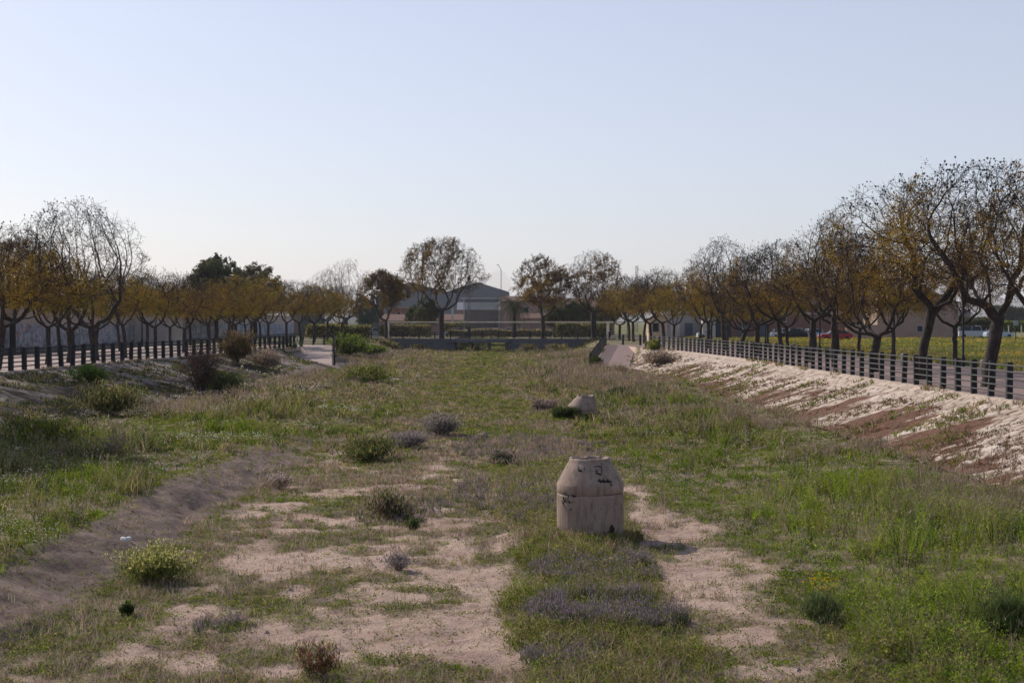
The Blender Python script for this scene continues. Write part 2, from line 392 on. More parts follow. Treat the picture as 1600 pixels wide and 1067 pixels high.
# ================================================================ fences
DARK = plain('dark_post', (.028, .030, .034), .7, .3, 4)
RAILM = plain('grey_rail', (.075, .073, .07), .55, .2, 4)
def fence(pts, spacing, label, group=None, jit=.03, ph=.2, pw=.17, H=1.15, rails=(.2, .42, .64, .86, 1.06), strip=True, rr=.025, zf=None, railm=None):
    P = np.array(pts, float); seg = np.hypot(*np.diff(P[:, :2], axis=0).T); s = np.concatenate([[0], np.cumsum(seg)])
    n = max(2, int(round(s[-1]/spacing))+1); t = np.linspace(0, s[-1], n)
    Q = np.stack([np.interp(t, s, P[:, i]) for i in range(3)], -1)
    root = empty('post_and_rail_fence', Q[0]); tag(root, label, 'fence', group)
    V, q = boxes([(0, 0, H/2-.05, pw, ph, H+.1)])
    V[4:, :2] *= .93
    me = npmesh('post', V, q, np.full(len(q), 4)); me.materials.append(DARK)
    if strip:
        V2, q2 = boxes([(-pw/2-.02, -ph/2+.01, H/2+.0, .035, .06, H-.02)])
        me2 = npmesh('face_strip', V2, q2, np.full(len(q2), 4)); me2.materials.append(RAILM)
    dirs = np.gradient(Q, axis=0)
    rs = random.Random(5)
    for i in range(n):
        a = -math.atan2(dirs[i, 0], dirs[i, 1])
        o = bpy.data.objects.new('post', me); col.objects.link(o); o.parent = root; o.location = Q[i]-Q[0]
        o.rotation_euler = (rs.gauss(0, jit*.6), rs.gauss(0, jit*.6), a+rs.gauss(0, jit))
        if strip:
            f = bpy.data.objects.new('face_strip', me2); col.objects.link(f); f.parent = o
    side = np.stack([-dirs[:, 1], dirs[:, 0], 0*dirs[:, 0]], -1); side /= np.linalg.norm(side, axis=1)[:, None]
    for h in rails:
        tubes_obj('rail', [(Q-Q[0]+[0, 0, h]+side*(pw/2+.01), rr)], railm or RAILM, root)
    return root
yy = np.append(np.arange(36, 131.5, 1.7), 132.2)
fence([(fr(y)-.16, y, .07) for y in yy], 1.7, 'long fence of dark posts and grey rails above the sunlit stone bank')
yy = np.append(np.arange(58, 133.5, 1.7), 134)
fence([(fl(y)+.16, y, .07) for y in yy], 1.7, 'dark post and rail fence in front of the graffiti wall', strip=True, rr=.032, railm=DARK)
fence([(9.9, 150.5, .0), (13.6, 150.5, .0)], 1.7, 'short fence crossing behind the top of the reddish ramp')
fence([(-22.2, 150.5, 0), (-17.5, 150.5, 0)], 1.2, 'short fence crossing behind the top of the pale ramp')
def rline(x0, y0, x1, y1, off, u0, u1, k=8):
    return [(x0+(x1-x0)*u+off, y0+(y1-y0)*u, -1.5*max(u, 0)+.05) for u in np.linspace(u0, u1, k)]
fence(rline(11.5, 149, 8.2, 119, -1.75, -.02, .93, 16), 1.7, 'slanting fence running down the inner side of the reddish ramp')
fence(rline(-20.4, 149, -17.0, 122, 1.75, -.02, .9, 16), 1.7, 'slanting fence running down the inner side of the pale ramp')

# ================================================================ manholes
def concrete(name, lo, hi):
    q = NT(name); v = q.coord(); n = q.noise(v, 2.2, 8, .65); n2 = q.noise(v, 30, 6, .7)
    c = q.ramp(n, [(.3, lo), (.7, hi)])
    st = q.noise(q.coord(scale=(5, 5, .7)), 2.0, 5)
    c = q.mix(q.ramp(st, [(.50, (0, 0, 0)), (.66, (.6, .6, .6))]), c, (.10, .085, .07))
    c = q.mix(q.ramp(q.noise(v, 5, 8, .8), [(.52, (0, 0, 0)), (.60, (.55, .55, .55))]), c, (.40, .33, .28))
    c = q.mix(.45, c, q.ramp(n2, [(.3, (.6, .58, .56)), (.6, (1, 1, 1))]), 'MULTIPLY')
    q.bump(n2, .5, .015); return q.out(c, .92)
CONC = concrete('manhole_concrete', (.265, .19, .15), (.39, .29, .23))
INK = plain('spray_ink', (.02, .02, .024), .6)
HOLE = plain('shaft_dark', (.03, .025, .02), .95)
def manhole(loc, label, rh, cone_h, top_r, shear, tilt, broken, seed):
    root = empty('manhole_shaft', loc); tag(root, label, 'manhole', 'concrete manhole shafts standing in the channel')
    rg = np.random.default_rng(seed)
    if rh > 0:
        V, Q = lathe([(.54, -.5), (.655, -.5), (.65, -.1), (.655, rh-.03), (.635, rh), (.54, rh), (.54, -.5)])
        ang = np.arctan2(V[:, 1], V[:, 0])
        Q = np.asarray(Q)
        if broken:           # broken gap at the foot, front right
            Vc = V[Q].mean(1); aa = np.arctan2(Vc[:, 1], Vc[:, 0])
        n_ = (fbm(ang*3, V[:, 2]*4, seed)-.5)*.012
        V[:, :2] *= (1+n_)[:, None]
        link('shaft_ring', npmesh('shaft_ring', V, Q, np.full(len(Q), 4), smooth=False), root, CONC)
    b = .19
    prof = [(.53, .0), (.64, .0), (.655, .02), (.65, b-.02), (.64, b)]
    for t in np.linspace(.08, 1, 9): prof.append((.64+(top_r-.64)*t+.008*math.sin(t*math.pi), b+(cone_h-b)*t))
    prof += [(top_r-.005, cone_h+.05), (top_r-.05, cone_h+.055), (top_r-.09, cone_h), (top_r-.06, cone_h-.3)]
    V, Q = lathe(prof, 72); ang = np.arctan2(V[:, 1], V[:, 0])
    up = ss(cone_h-.12, cone_h+.03, V[:, 2])
    chip = ss(.5, .62, vnoise(ang*1.6+seed, ang*0+.3, seed))*.045+ss(.5, .7, vnoise(ang*5+seed, ang*0+.7, seed))*.010
    V[:, 2] -= up*chip
    V[:, 0] += shear*np.clip((V[:, 2]-b)/(cone_h-b), 0, 1.05)
    V[:, :2] *= (1+(fbm(ang*4+9, V[:, 2]*6, seed+3)-.5)*.02)[:, None]
    me = npmesh('cone_top', V, Q, np.full(len(Q), 4), smooth=True)
    o = link('cone_top', me, root, CONC); o.location = (0, 0, rh+.012); o.rotation_euler = tilt
    V, Q = lathe([(.02, cone_h-.25), (top_r-.05, cone_h-.25)], 24); V[:, 0] += shear
    link('shaft_opening', npmesh('shaft_opening', V, Q, np.full(len(Q), 4)), o, HOLE)
    return root, o
mz = float(terrain(1.53, 27.8))
mh, cone = manhole((1.53, 27.8, mz), 'tall concrete manhole shaft with black scribbles and a chipped conical top', .86, .62, .40, 0, (R(.3), R(-1.3), R(40)), True, 5)
# scribbles sprayed on the shaft, as thin ribbons lying on its surface
def surf(cx, py):
    """pixel on manhole -> local point just outside its surface"""
    z = (CZ-(py-HY)/F*27.2)-mz
    if z < 1.06: r = .662
    else: r = .645+(.40-.645)*min(1, (z-1.06)/.43)+.009*math.sin(min(1, (z-1.06)/.43)*math.pi)+.007
    x = (cx-922.5)/F*27.4; x = max(-r*.97, min(r*.97, x))
    return np.array([x, -math.sqrt(max(r*r-x*x, 0)), z])
def zz(zx, zy): return (840+zx*160/899, 690+zy*190/1067)
strokes = [[(345, 228), (350, 262), (378, 268), (384, 240)], [(398, 232), (402, 262)], [(482, 232), (520, 226), (550, 234), (552, 268), (548, 296), (520, 288), (496, 280)],
           [(495, 260), (515, 272)], [(528, 330), (540, 362), (548, 340)], [(552, 358), (562, 330), (572, 362), (584, 336)], [(590, 362), (600, 334), (612, 358), (628, 345)], [(630, 378), (640, 388)],
           [(515, 345), (640, 362)],
           [(215, 495), (228, 540), (240, 500), (236, 548)], [(238, 480), (262, 476), (256, 520), (240, 545)], [(262, 530), (275, 545)], [(278, 596), (284, 606)],
           [(290, 470), (306, 485), (325, 480)], [(225, 460), (245, 468)], [(208, 540), (222, 560), (210, 575)], [(285, 545), (303, 520)]]
rib = []
for s_ in strokes:
    P = np.array([surf(*zz(*p)) for p in s_])
    k = 4; t = np.linspace(0, len(P)-1, (len(P)-1)*k+1)
    P = np.stack([np.interp(t, np.arange(len(P)), P[:, i]) for i in range(3)], -1)
    P = np.array([surf((p[0])/27.4*F+922.5, HY+(CZ-(p[2]+mz))*F/27.2) for p in P])
    wdt = .017
    A = P+[0, 0, wdt]; B = P-[0, 0, wdt]; A[:, 0] += wdt*.5; B[:, 0] -= wdt*.5
    n = len(P); V = np.concatenate([A, B]); i = np.arange(n-1)
    rib.append((V, np.stack([i, i+n, i+n+1, i+1], -1)))
V, L, S, _ = merge(rib); link('scribble', npmesh('scribble', V, L, S), mh, INK)
ga = np.radians([-66, -64, -60, -57, -53, -50, -48, -49, -54, -60, -65]); gz = np.array([-.1, .14, .20, .29, .31, .24, .26, -.1, -.1, -.1, -.1])
link('broken_gap', npmesh('broken_gap', np.stack([np.cos(ga)*.664, np.sin(ga)*.664, gz], -1), list(range(11)), [11]), mh, HOLE)
mz2 = float(terrain(3.0, 61))
manhole((3.0, 61, mz2-.05), 'small squat manhole shaft, farther off, half wrapped in dark weeds', .42, .62, .36, .16, (R(.5), 0, R(0)), False, 9)

# ================================================================ vegetation scatter
class Blades:
    def __init__(s): s.V = []; s.C = []
    def add(s, P, H, W, lean, colr, az=None, bend=.5):
        """P (n,3) bases; H heights; W widths; lean horizontal reach share; colr (n,3)"""
        n = len(P)
        if n == 0: return
        H = np.broadcast_to(H, (n,)); W = np.broadcast_to(W, (n,)); lean = np.broadcast_to(lean, (n,))
        a = rng.uniform(0, 2*math.pi, n) if az is None else az
        d = np.stack([np.cos(a), np.sin(a), 0*a], -1)
        f = rng.uniform(0, 2*math.pi, n); sdv = np.stack([np.cos(f), np.sin(f), 0*f], -1)*(W/2)[:, None]
        up = np.array([0, 0, 1.])
        mid = P+up*(H*.55)[:, None]+d*(H*lean*.35)[:, None]
        tip = P+up*H[:, None]+d*(H*lean)[:, None]
        s.V.append(np.stack([P-sdv, P+sdv, mid+sdv*.8, mid-sdv*.8, tip], 1).astype(np.float32))
        c = np.repeat(colr[:, None, :], 5, 1).astype(np.float32); s.C.append(c)
    def build(s, name, mat, label, cat):
        V = np.concatenate(s.V); n = len(V); C = np.concatenate(s.C)
        b = (np.arange(n)*5)[:, None]; L = (b+np.array([0, 1, 2, 3, 3, 2, 4])[None]).ravel()
        S = np.tile([4, 3], n)
        me = npmesh(name, V.reshape(-1, 3), L, S, C.reshape(-1, 3))
        o = link(name, me, mat=mat); tag(o, label, cat, kind='stuff'); return o
def rep(P, k): return np.repeat(P, k, 0)
def disc(n, r):
    a = rng.uniform(0, 2*math.pi, n); q = np.sqrt(rng.uniform(0, 1, n))*r; return np.stack([np.cos(a)*q, np.sin(a)*q, 0*q], -1)
def colmix(n, cs, jit=.25):
    cs = np.array(cs); k = rng.integers(0, len(cs), n); c = cs[k]*(1+rng.uniform(-jit, jit, (n, 1)))*(1+rng.uniform(-.08, .08, (n, 3))); return np.clip(c, .004, 1)
GREEN = [(.115, .165, .016), (.15, .20, .02), (.08, .12, .014), (.185, .205, .028), (.18, .235, .025)]
OLIVE = [(.205, .185, .06), (.265, .225, .08), (.17, .145, .06), (.31, .245, .11)]
BROWN = [(.30, .22, .15), (.36, .27, .18), (.25, .18, .13), (.42, .33, .22)]
MAUVE = [(.29, .22, .19), (.34, .26, .22), (.24, .18, .165), (.32, .245, .19)]
STRAW = [(.27, .22, .12), (.23, .18, .10)]
DGREEN = [(.05, .08, .022), (.07, .10, .03), (.065, .075, .03)]
grass, dry, low = Blades(), Blades(), Blades()
def sample(n, x0, x1, y0, y1, pw):
    """n points, density per area ~ y^-pw"""
    u = rng.uniform(0, 1, n); q = 1-pw
    y = (y0**q+u*(y1**q-y0**q))**(1/q); x = rng.uniform(x0, x1, n)
    m = np.abs(x) < y*.36+4.5
    return x[m], y[m]
def put(x, y, dz=-.01): return np.stack([x, y, terrain(x, y)+dz], -1)
WP = .00062
# --- lush/tall grass
x, y = sample(120000, -19, 13.5, 13.5, 204, 1.75)
v, right, cen, left, strip = veg(x, y); r_ = rng.uniform(0, 1, len(x)); wv_ = (fbm(x/1.5, y/1.5, 43)-.5)*1.4; ok = (in_ramp(x, y) == 0) & (terrain(x, y) < -.2) & ((x < fr(y)-4.35+wv_) | (y > 128)) & ((x > fl(y)+6.5+wv_) | (y > 132))
hn = fbm(x/2.5, y/2.5, 91); mixn = fbm(x/3.5, y/3.5, 95)
tall = np.maximum(right, left)
m = ok & (r_ < tall*v)
X, Y = x[m], y[m]; P = put(X, Y); k = 7; d = Y
edge_in = np.where(X > 0, X-right_edge(Y), -7.9-X)
Hh = (.10+.26*ss(.3, .7, hn[m]))*(.45+.55*ss(0, 3.0, edge_in))*(1+.35*ss(.45, .65, mixn[m]))
Hh = np.clip(Hh*rng.uniform(.6, 1.3, len(X))*(.5+1.25*ss(.3, .7, fbm(X/.7, Y/.7, 97, 3)))*(1+.35*ss(4.5, 6.5, X)*ss(60, 30, Y)), .04, .7)
Hh = np.where(Y > 60, np.maximum(Hh, .14), Hh)*(1-.75*ss(8.2, 10.4, X))*(1-.65*ss(-13.5, -16.5, X))
brownness = ss(.42, .62, mixn[m])*ss(3.0, 6.5, edge_in)*(.15+.42*ss(20, 42, Y))+.05+.12*ss(60, 100, Y)
isb = rng.uniform(0, 1, len(X)) < brownness
PP = rep(P, k)+disc(len(X)*k, .10)*(rep((.6+Y/50)[:, None], k))
cg = colmix(len(X), GREEN); colv = colmix(len(X), OLIVE)
mixo = (rng.uniform(0, 1, len(X)) < .10+.35*ss(.42, .62, mixn[m])+.25*ss(45, 100, Y))[:, None]; pt_ = fbm(X/2.8+7, Y/4.5, 99)
dk = (rng.uniform(0, 1, len(X)) < .35*ss(.55, .42, fbm(X/1.1, Y/1.4, 98)))[:, None]
st = (rng.uniform(0, 1, len(X)) < .7*ss(.50, .62, pt_)*(.05+.95*ss(25, 75, Y))+.30*ss(50, 100, Y))[:, None]
nb = (ss(50, 24, Y)*ss(4.0, 5.5, X))[:, None]; cg = cg*(1+.42*nb); c0_ = np.where(mixo & (rng.uniform(0, 1, (len(X), 1)) > .6*nb), colv, cg); c0_ = np.where(st, colmix(len(X), STRAW+BROWN+OLIVE), c0_); c0_ = np.where(dk, colmix(len(X), DGREEN), c0_)
c = rep(c0_, k)*(1+rng.uniform(-.2, .2, (len(X)*k, 1)))
HH = rep(Hh, k)*rng.uniform(.5, 1.1, len(X)*k)
herb = rng.uniform(0, 1, len(X)) < .72*ss(60, 30, Y)+.15
def leaves(B, P, H, n, Yd, colv, spread=.09, size=.03):
    m = len(P); Q = rep(P, n)+disc(m*n, spread)*(rep((.6+Yd/50)[:, None], n)); t = rng.uniform(.05, 1, m*n)**.8; Q[:, 2] += rep(H, n)*t
    c = rep(colv, n)*(.75+.5*t[:, None])*(1+rng.uniform(-.22, .22, (m*n, 1)))
    s_ = np.maximum(size*rng.uniform(.6, 1.4, m*n), WP*1.6*rep(Yd, n)); B.add(Q, s_*rng.uniform(.2, 1.1, m*n), s_*.62, rng.uniform(.3, 2.4, m*n), np.clip(c, .004, 1))
leaves(low, P[herb], Hh[herb]*.95, 15, Y[herb], c0_[herb])
kp = np.repeat(~herb | (rng.uniform(0, 1, len(X)) < .12), k); PP, HH, c = PP[kp], HH[kp], c[kp]; Yk = rep(Y, k)[kp]
grass.add(PP, HH, np.maximum(.005, WP*Yk*1.2), rng.uniform(.1, 1.1, len(HH)), c)
# brown seed stalks standing above
mb = isb; Pb = P[mb]; k = 6
cb = rep(np.where(rng.uniform(0, 1, (mb.sum(), 1)) < .5, colmix(mb.sum(), BROWN), colmix(mb.sum(), MAUVE)), k)
Hb = rep(Hh[mb]*1.5+.08, k)*rng.uniform(.6, 1.2, mb.sum()*k)
dry.add(rep(Pb, k)+disc(mb.sum()*k, .14)*(rep((.6+Y[mb]/50)[:, None], k)), np.clip(Hb, .1, .95), np.maximum(.003, WP*.6*rep(Y[mb], k)), rng.uniform(.0, .8, len(Hb)), cb*.85)
# feathery heads
hd = rng.uniform(0, 1, len(Hb)) < .35
Ph = rep(Pb, k)[hd]+disc(hd.sum(), .14); Ph[:, 2] += np.clip(Hb[hd], .1, .95)*.85
dry.add(Ph, .05, np.maximum(.008, WP*.9*Ph[:, 1]), rng.uniform(.2, .9, hd.sum()), cb[hd]*1.1)
# --- floor plants
x, y = sample(110000, -9, 6.5, 13.5, 204, 1.6)
v, right, cen, left, strip = veg(x, y); r_ = rng.uniform(0, 1, len(x)); ok = (in_ramp(x, y) == 0) & (terrain(x, y) < -.5)
m = ok & (r_ < v*(1-right)*(1-left)*.95+.075)
X, Y = x[m], y[m]; C_ = cen[m]; P = put(X, Y)
kind = rng.uniform(0, 1, len(X)); pn = fbm(X/1.6, Y/1.6, 101); pn2 = fbm(X/4, Y/4, 103)
drymask = (kind < ss(.40, .60, pn*.5+pn2*.5)*(.25+.45*ss(22, 45, Y))+.10)
# low broad leaves
ml = ~drymask; k = 8; n = ml.sum()
hl = (.025+.05*rng.uniform(0, 1, n))*(1+1.8*C_[ml]*rng.uniform(.2, 1, n))*(1+.8*ss(40, 80, Y[ml]))
c = np.where(rng.uniform(0, 1, (n, 1)) < .6-.3*ss(40, 80, Y[ml])[:, None], colmix(n, GREEN), colmix(n, OLIVE+OLIVE+STRAW+DGREEN)); leaves(low, P[ml], hl*1.3, 13, Y[ml], c, .075, .022)
# dry and mauve stalks on the floor
n = drymask.sum(); k = 9
Pd = P[drymask]; hb = (.05+.16*rng.uniform(0, 1, n)**1.6)*(1+.5*C_[drymask])
c = rep(np.where(rng.uniform(0, 1, (n, 1)) < .55, colmix(n, MAUVE), colmix(n, BROWN)), k)
hh = rep(hb, k)*rng.uniform(.5, 1.2, n*k)
dry.add(rep(Pd, k)+disc(n*k, .10)*(rep((.6+Y[drymask]/45)[:, None], k)), hh, np.maximum(.0032, WP*.65*rep(Y[drymask], k)), rng.uniform(.1, .9, n*k), c)
# --- taller growth round the near manhole and in the centre strip
x, y = sample(16000, -.6, 3.0, 14, 40, 1.5); v, right, cen, left, strip = veg(x, y)
m = rng.uniform(0, 1, len(x)) < cen*.8*ss(.38, .52, fbm(x/1.1, y/1.1, 111)); X, Y = x[m], y[m]; n = len(X); k = 8; P = put(X, Y)
h = rng.uniform(.10, .30, n)
cc_ = colmix(n, GREEN+OLIVE+OLIVE); hb_ = rng.uniform(0, 1, n) < .7
leaves(low, P[hb_], h[hb_]*.9, 16, Y[hb_], cc_[hb_], .08, .026)
P, h, Y, cc_ = P[~hb_], h[~hb_], Y[~hb_], cc_[~hb_]; n = len(P)
grass.add(rep(P, k)+disc(n*k, .09), rep(h, k)*rng.uniform(.5, 1.1, n*k), np.maximum(.005, WP*.9*rep(Y, k)), rng.uniform(.1, 1.0, n*k), rep(cc_, k))
# --- skirt of weeds at the manholes
for (cx, cy, rr_, n, hm, cols) in ((1.53, 27.8, .78, 330, .22, GREEN+OLIVE+BROWN), (3.0, 61, .8, 700, .30, DGREEN), (2.35, 60.7, .4, 500, .55, DGREEN)):
    a = rng.uniform(math.pi, 2*math.pi, n); q = rr_*rng.uniform(.92, 1.25, n)
    X = cx+np.cos(a)*q; Y = cy+np.sin(a)*q; P = put(X, Y); k = 9
    h = hm*rng.uniform(.4, 1.15, n)
    grass.add(rep(P, k)+disc(n*k, .08), rep(h, k)*rng.uniform(.4, 1.1, n*k), np.maximum(.009, WP*1.4*rep(Y, k)), rng.uniform(.1, .7, n*k), rep(colmix(n, cols), k))
# --- weeds growing on the banks
x, y = sample(9000, -24, -16.5, 40, 150, 1.2); T = (x-(fl(y)+.35))/6.6
m = (T > .02) & (T < 1.02) & (fbm(x/1.3, y/1.6, 121)+.20*T > .57) & (in_ramp(x, y) == 0); X, Y = x[m], y[m]; n = len(X); k = 9
grass.add(rep(put(X, Y), k)+disc(n*k, .22), rng.uniform(.05, .26, n*k), WP*1.3*rep(Y, k), rng.uniform(.1, .9, n*k), rep(colmix(n, DGREEN+DGREEN+OLIVE+[(.10, .07, .05), (.13, .10, .06)]), k))
x, y = sample(7500, 10.4, 15.6, 26, 134, 1.3); T = (fr(y)-.35-x)/4.2
m = (T > .03) & (T < 1.1) & (fbm(y/1.8+T*.6, T*1.2, 131)+.20*(T-.6) > .60); X, Y = x[m], y[m]; n = len(X); k = 6
grass.add(rep(put(X, Y, .03), k)+disc(n*k, .12), rng.uniform(.05, .22, n*k), WP*1.2*rep(Y, k), rng.uniform(.1, 1.2, n*k), rep(colmix(n, OLIVE+GREEN+BROWN), k))
m = (rng.uniform(0, 1, len(x)) < .16*ss(.88, 1.02, T)) & (T < 1.12) & (in_ramp(x, y) == 0); X, Y = x[m], y[m]; n = len(X); k = 9
dry.add(rep(put(X, Y), k)+disc(n*k, .25), rng.uniform(.12, .36, n*k), WP*.9*rep(Y, k), rng.uniform(.1, .6, n*k), rep(colmix(n, BROWN+MAUVE+OLIVE), k))
X = rng.uniform(-22, 13, 900); X = X[(X < -8.8) | (X > -.6) | (rng.uniform(0, 1, len(X)) < .2)]; n = len(X); Y = rng.uniform(201.5, 204.6, n); k = 9
hh_ = .3+.9*ss(.45, .7, vnoise(X/2.2, X*0+5, 301)); grass.add(rep(put(X, Y), k)+disc(n*k, .4), rep(hh_, k)*rng.uniform(.4, 1.1, n*k), .13, rng.uniform(.1, .8, n*k), rep(colmix(n, OLIVE+DGREEN+BROWN), k))
x, y = sample(9000, 10.6, 14.8, 26, 134, 1.4); T = (fr(y)-.35-x)/4.2
m = (T > .25) & (T < 1.0) & (fbm(y/1.2, T*3, 137) > .54-.1*T); X, Y = x[m], y[m]; n = len(X); k = 7
dry.add(rep(put(X, Y, .03), k)+disc(n*k, .13), rng.uniform(.03, .13, n*k), WP*.9*rep(Y, k), rng.uniform(.1, 1.4, n*k), rep(colmix(n, [(.16, .08, .05), (.11, .06, .04), (.22, .15, .09), (.13, .12, .05)]), k))
# --- verge under the fences
for f_, sgn in ((fr, -1), (fl, 1)):
    yv = rng.uniform(34, 132, 260); m = vnoise(yv/3, yv*0, 7) > .5; yv = yv[m]; n = len(yv); k = 8
    P = np.stack([f_(yv)+sgn*.42, yv, yv*0-.04], -1)
    grass.add(rep(P, k)+disc(n*k, .15), rng.uniform(.08, .3, n*k), WP*1.2*rep(yv, k), rng.uniform(.1, .8, n*k), rep(colmix(n, OLIVE+BROWN), k))
# flat dead bits on bare soil
x, y = sample(60000, -8.4, 5, 13.5, 60, 1.7); m = rng.uniform(0, 1, len(x)) < .75; X, Y = x[m], y[m]; n = len(X)
dry.add(put(X, Y, .0), rng.uniform(.006, .02, n), np.maximum(.004, WP*.6*Y), rng.uniform(2, 7, n), colmix(n, [(.12, .085, .06), (.09, .065, .05), (.22, .16, .11), (.10, .085, .05)]))
grass.build('grass', LEAF, 'green grass and tall weeds covering both sides of the channel', 'grass')
dry.build('dry_grass', LEAF, 'brown and mauve dry seed stalks scattered through the channel grass', 'dry grass')
low.build('low_weeds', LEAF, 'low green leafy weeds in patches on the bare soil', 'weeds')
# --- field grass on the right
fg = Blades()
x, y = sample(42000, 25.6, 80, 52, 215, 1.2); m = (x < y*.36+6); X, Y = x[m], y[m]; n = len(X); k = 5
P = np.stack([X, Y, X*0-.03], -1); gn = fbm(X/6, Y/10, 141)
c = np.where((gn > .5)[:, None], colmix(n, [(.28, .24, .09), (.33, .27, .10), (.22, .21, .07)]), colmix(n, [(.17, .20, .05), (.21, .22, .07)]))
fg.add(rep(P, k)+disc(n*k, .25), rng.uniform(.12, .42, n*k), WP*1.6*rep(Y, k), rng.uniform(.1, .8, n*k), rep(c, k))
yf = ss(.50, .60, fbm(X/9, Y/5, 147))*(rng.uniform(0, 1, n) < .26); mm = yf > .3; Pf = P[mm].copy(); Pf[:, 2] += rng.uniform(.25, .45, len(Pf))
fg.add(rep(Pf, 2)+disc(len(Pf)*2, .4), .06, WP*1.7*rep(Pf[:, 1], 2), .5, colmix(len(Pf)*2, [(.62, .40, .02), (.55, .38, .03), (.5, .36, .05)]))
fg.build('field_grass', LEAF, 'flat meadow with yellow flowers beyond the row of trees', 'meadow')
# grass behind the bridge, seen through its opening
bgz = Blades(); X = rng.uniform(-8.5, -.7, 1500); Y = rng.uniform(214, 260, 1500); P = np.stack([X, Y, FLOOR+1.7*ss(245, 262, Y)], -1)
bgz.add(rep(P, 5)+disc(7500, .3), rng.uniform(.1, .4, 7500), .16, rng.uniform(.1, .8, 7500), colmix(7500, [(.2, .2, .07), (.24, .22, .08), (.15, .18, .05)]))
bgz.build('grass', LEAF, 'sunlit grass in the channel beyond the bridge opening', 'grass')

# --- flowers: stem + little flower heads
def flowers(name, X, Y, hmin, hmax, fs, cols, label, per=1, stemcol=GREEN, spread=.05, droop=0):
    B = Blades(); n = len(X); P = put(X, Y); H = rng.uniform(hmin, hmax, n)
    B.add(P, H, np.maximum(.003, WP*.45*Y), .12, colmix(n, stemcol))
    k = per; T = rep(P, k)+disc(n*k, spread); T[:, 2] += rep(H, k)*rng.uniform(.8, 1.02, n*k)
    s = np.maximum(fs, WP*1.25*rep(Y, k)); c = colmix(n*k, cols, .15)
    # a flower = crossed petals
    for j in range(2):
        B.add(T-np.array([0, 0, 1])*(s*.35)[:, None], s*.8, s*1.1, rng.uniform(-.3, .3, n*k), c)
    return B.build(name, LEAF, label, 'flowers')
def cand(n, x0, x1, y0, y1, pw, f):
    x, y = sample(n, x0, x1, y0, y1, pw); m = rng.uniform(0, 1, len(x)) < f(x, y); return x[m], y[m]
X, Y = cand(26000, -19, -6.8, 18, 110, 1.5, lambda x, y: veg(x, y)[3]*ss(.54, .66, fbm(x/1.6, y/2.4, 151))*.4)
flowers('white_wildflowers', X, Y, .15, .4, .016, [(.62, .6, .52), (.5, .5, .42), (.55, .5, .45)], 'tiny white wildflowers over the grass on the shaded side', 3, spread=.12)
X, Y = cand(9000, 3.5, 12, 18, 70, 1.4, lambda x, y: veg(x, y)[1]*.22)
flowers('pale_wildflowers', X, Y, .15, .4, .012, [(.5, .47, .38), (.42, .37, .34)], 'sparse pale flower heads in the tall grass by the sunlit bank', 2, spread=.08)
X, Y = cand(9000, -6, 9, 14, 60, 1.6, lambda x, y: veg(x, y)[0]*ss(.55, .66, fbm(x/1.4, y/1.8, 161))*.22)
flowers('yellow_wildflowers', X, Y, .06, .22, .018, [(.62, .36, .02), (.65, .45, .04)], 'small yellow daisies dotted over the low green patches', 1)
# named patches
def cluster(cx, cy, rx, ry, n):
    a = rng.uniform(0, 6.283, n); q = np.sqrt(rng.uniform(0, 1, n)); return cx+np.cos(a)*q*rx, cy+np.sin(a)*q*ry
p = at(1285, 925, 1); dd = 4.15*F/(930-HY); X, Y = cluster((1285-800)/F*dd, dd, .32, .30, 34)
flowers('yellow_wildflowers', X, Y, .22, .38, .022, [(.72, .46, .015), (.7, .52, .03)], 'bright yellow flower clump in the green grass on the sunlit side', 2, spread=.04)

def lavender(specs, label):
    B = Blades()
    for (px, py, rx, ry, n, h) in specs:
        d = (CZ-FLOOR)*F/(py-HY); cx = (px-800)/F*d
        X, Y = cluster(cx, d, rx*1.3, ry*1.6, int(n*.95)); m = fbm(X/.45, Y/.45, 171) > .40; X, Y = X[m], Y[m]; P = put(X, Y); n = len(X); k = 5
        H = h*rng.uniform(.5, 1.1, n)
        B.add(rep(P, 4)+disc(n*4, .07), rep(H, 4)*.6, np.maximum(.006, WP*rep(Y, 4)), rng.uniform(.1, .8, n*4), rep(colmix(n, [(.09, .12, .05), (.08, .10, .05), (.11, .13, .06)]), 4))
        Q = rep(P, k)+disc(n*k, .08); hh = rep(H, k)*rng.uniform(.7, 1.1, n*k)
        B.add(Q, hh, np.maximum(.0035, WP*.5*rep(Y, k)), rng.uniform(0, .3, n*k), colmix(n*k, [(.12, .12, .08), (.14, .12, .10)]))
        T = Q.copy(); T[:, 2] += hh*.8
        B.add(T, .035, np.maximum(.008, WP*.8*rep(Y, k)), rng.uniform(-.3, .3, n*k), colmix(n*k, [(.21, .15, .215), (.26, .20, .25), (.19, .145, .175), (.27, .225, .23)]))
    B.build('purple_wildflowers', LEAF, label, 'flowers')
lavender([(960, 965, .8, .8, 1100, .36), (890, 968, .5, .6, 450, .27), (930, 895, .85, .8, 700, .26), (985, 885, .3, .6, 260, .28), (330, 985, .5, .3, 110, .17), (890, 1030, .5, .4, 200, .22)], 'purple flowering stalks in the patch in front of the tall manhole')
lavender([(800, 775, 1.1, 2.2, 420, .24), (790, 700, 1.4, 3.5, 420, .28), (630, 800, .8, 1.6, 200, .2), (880, 700, 1.2, 3, 300, .2), (830, 800, .5, 1.5, 220, .25)], 'faded mauve stalks across the channel floor left of the manholes')

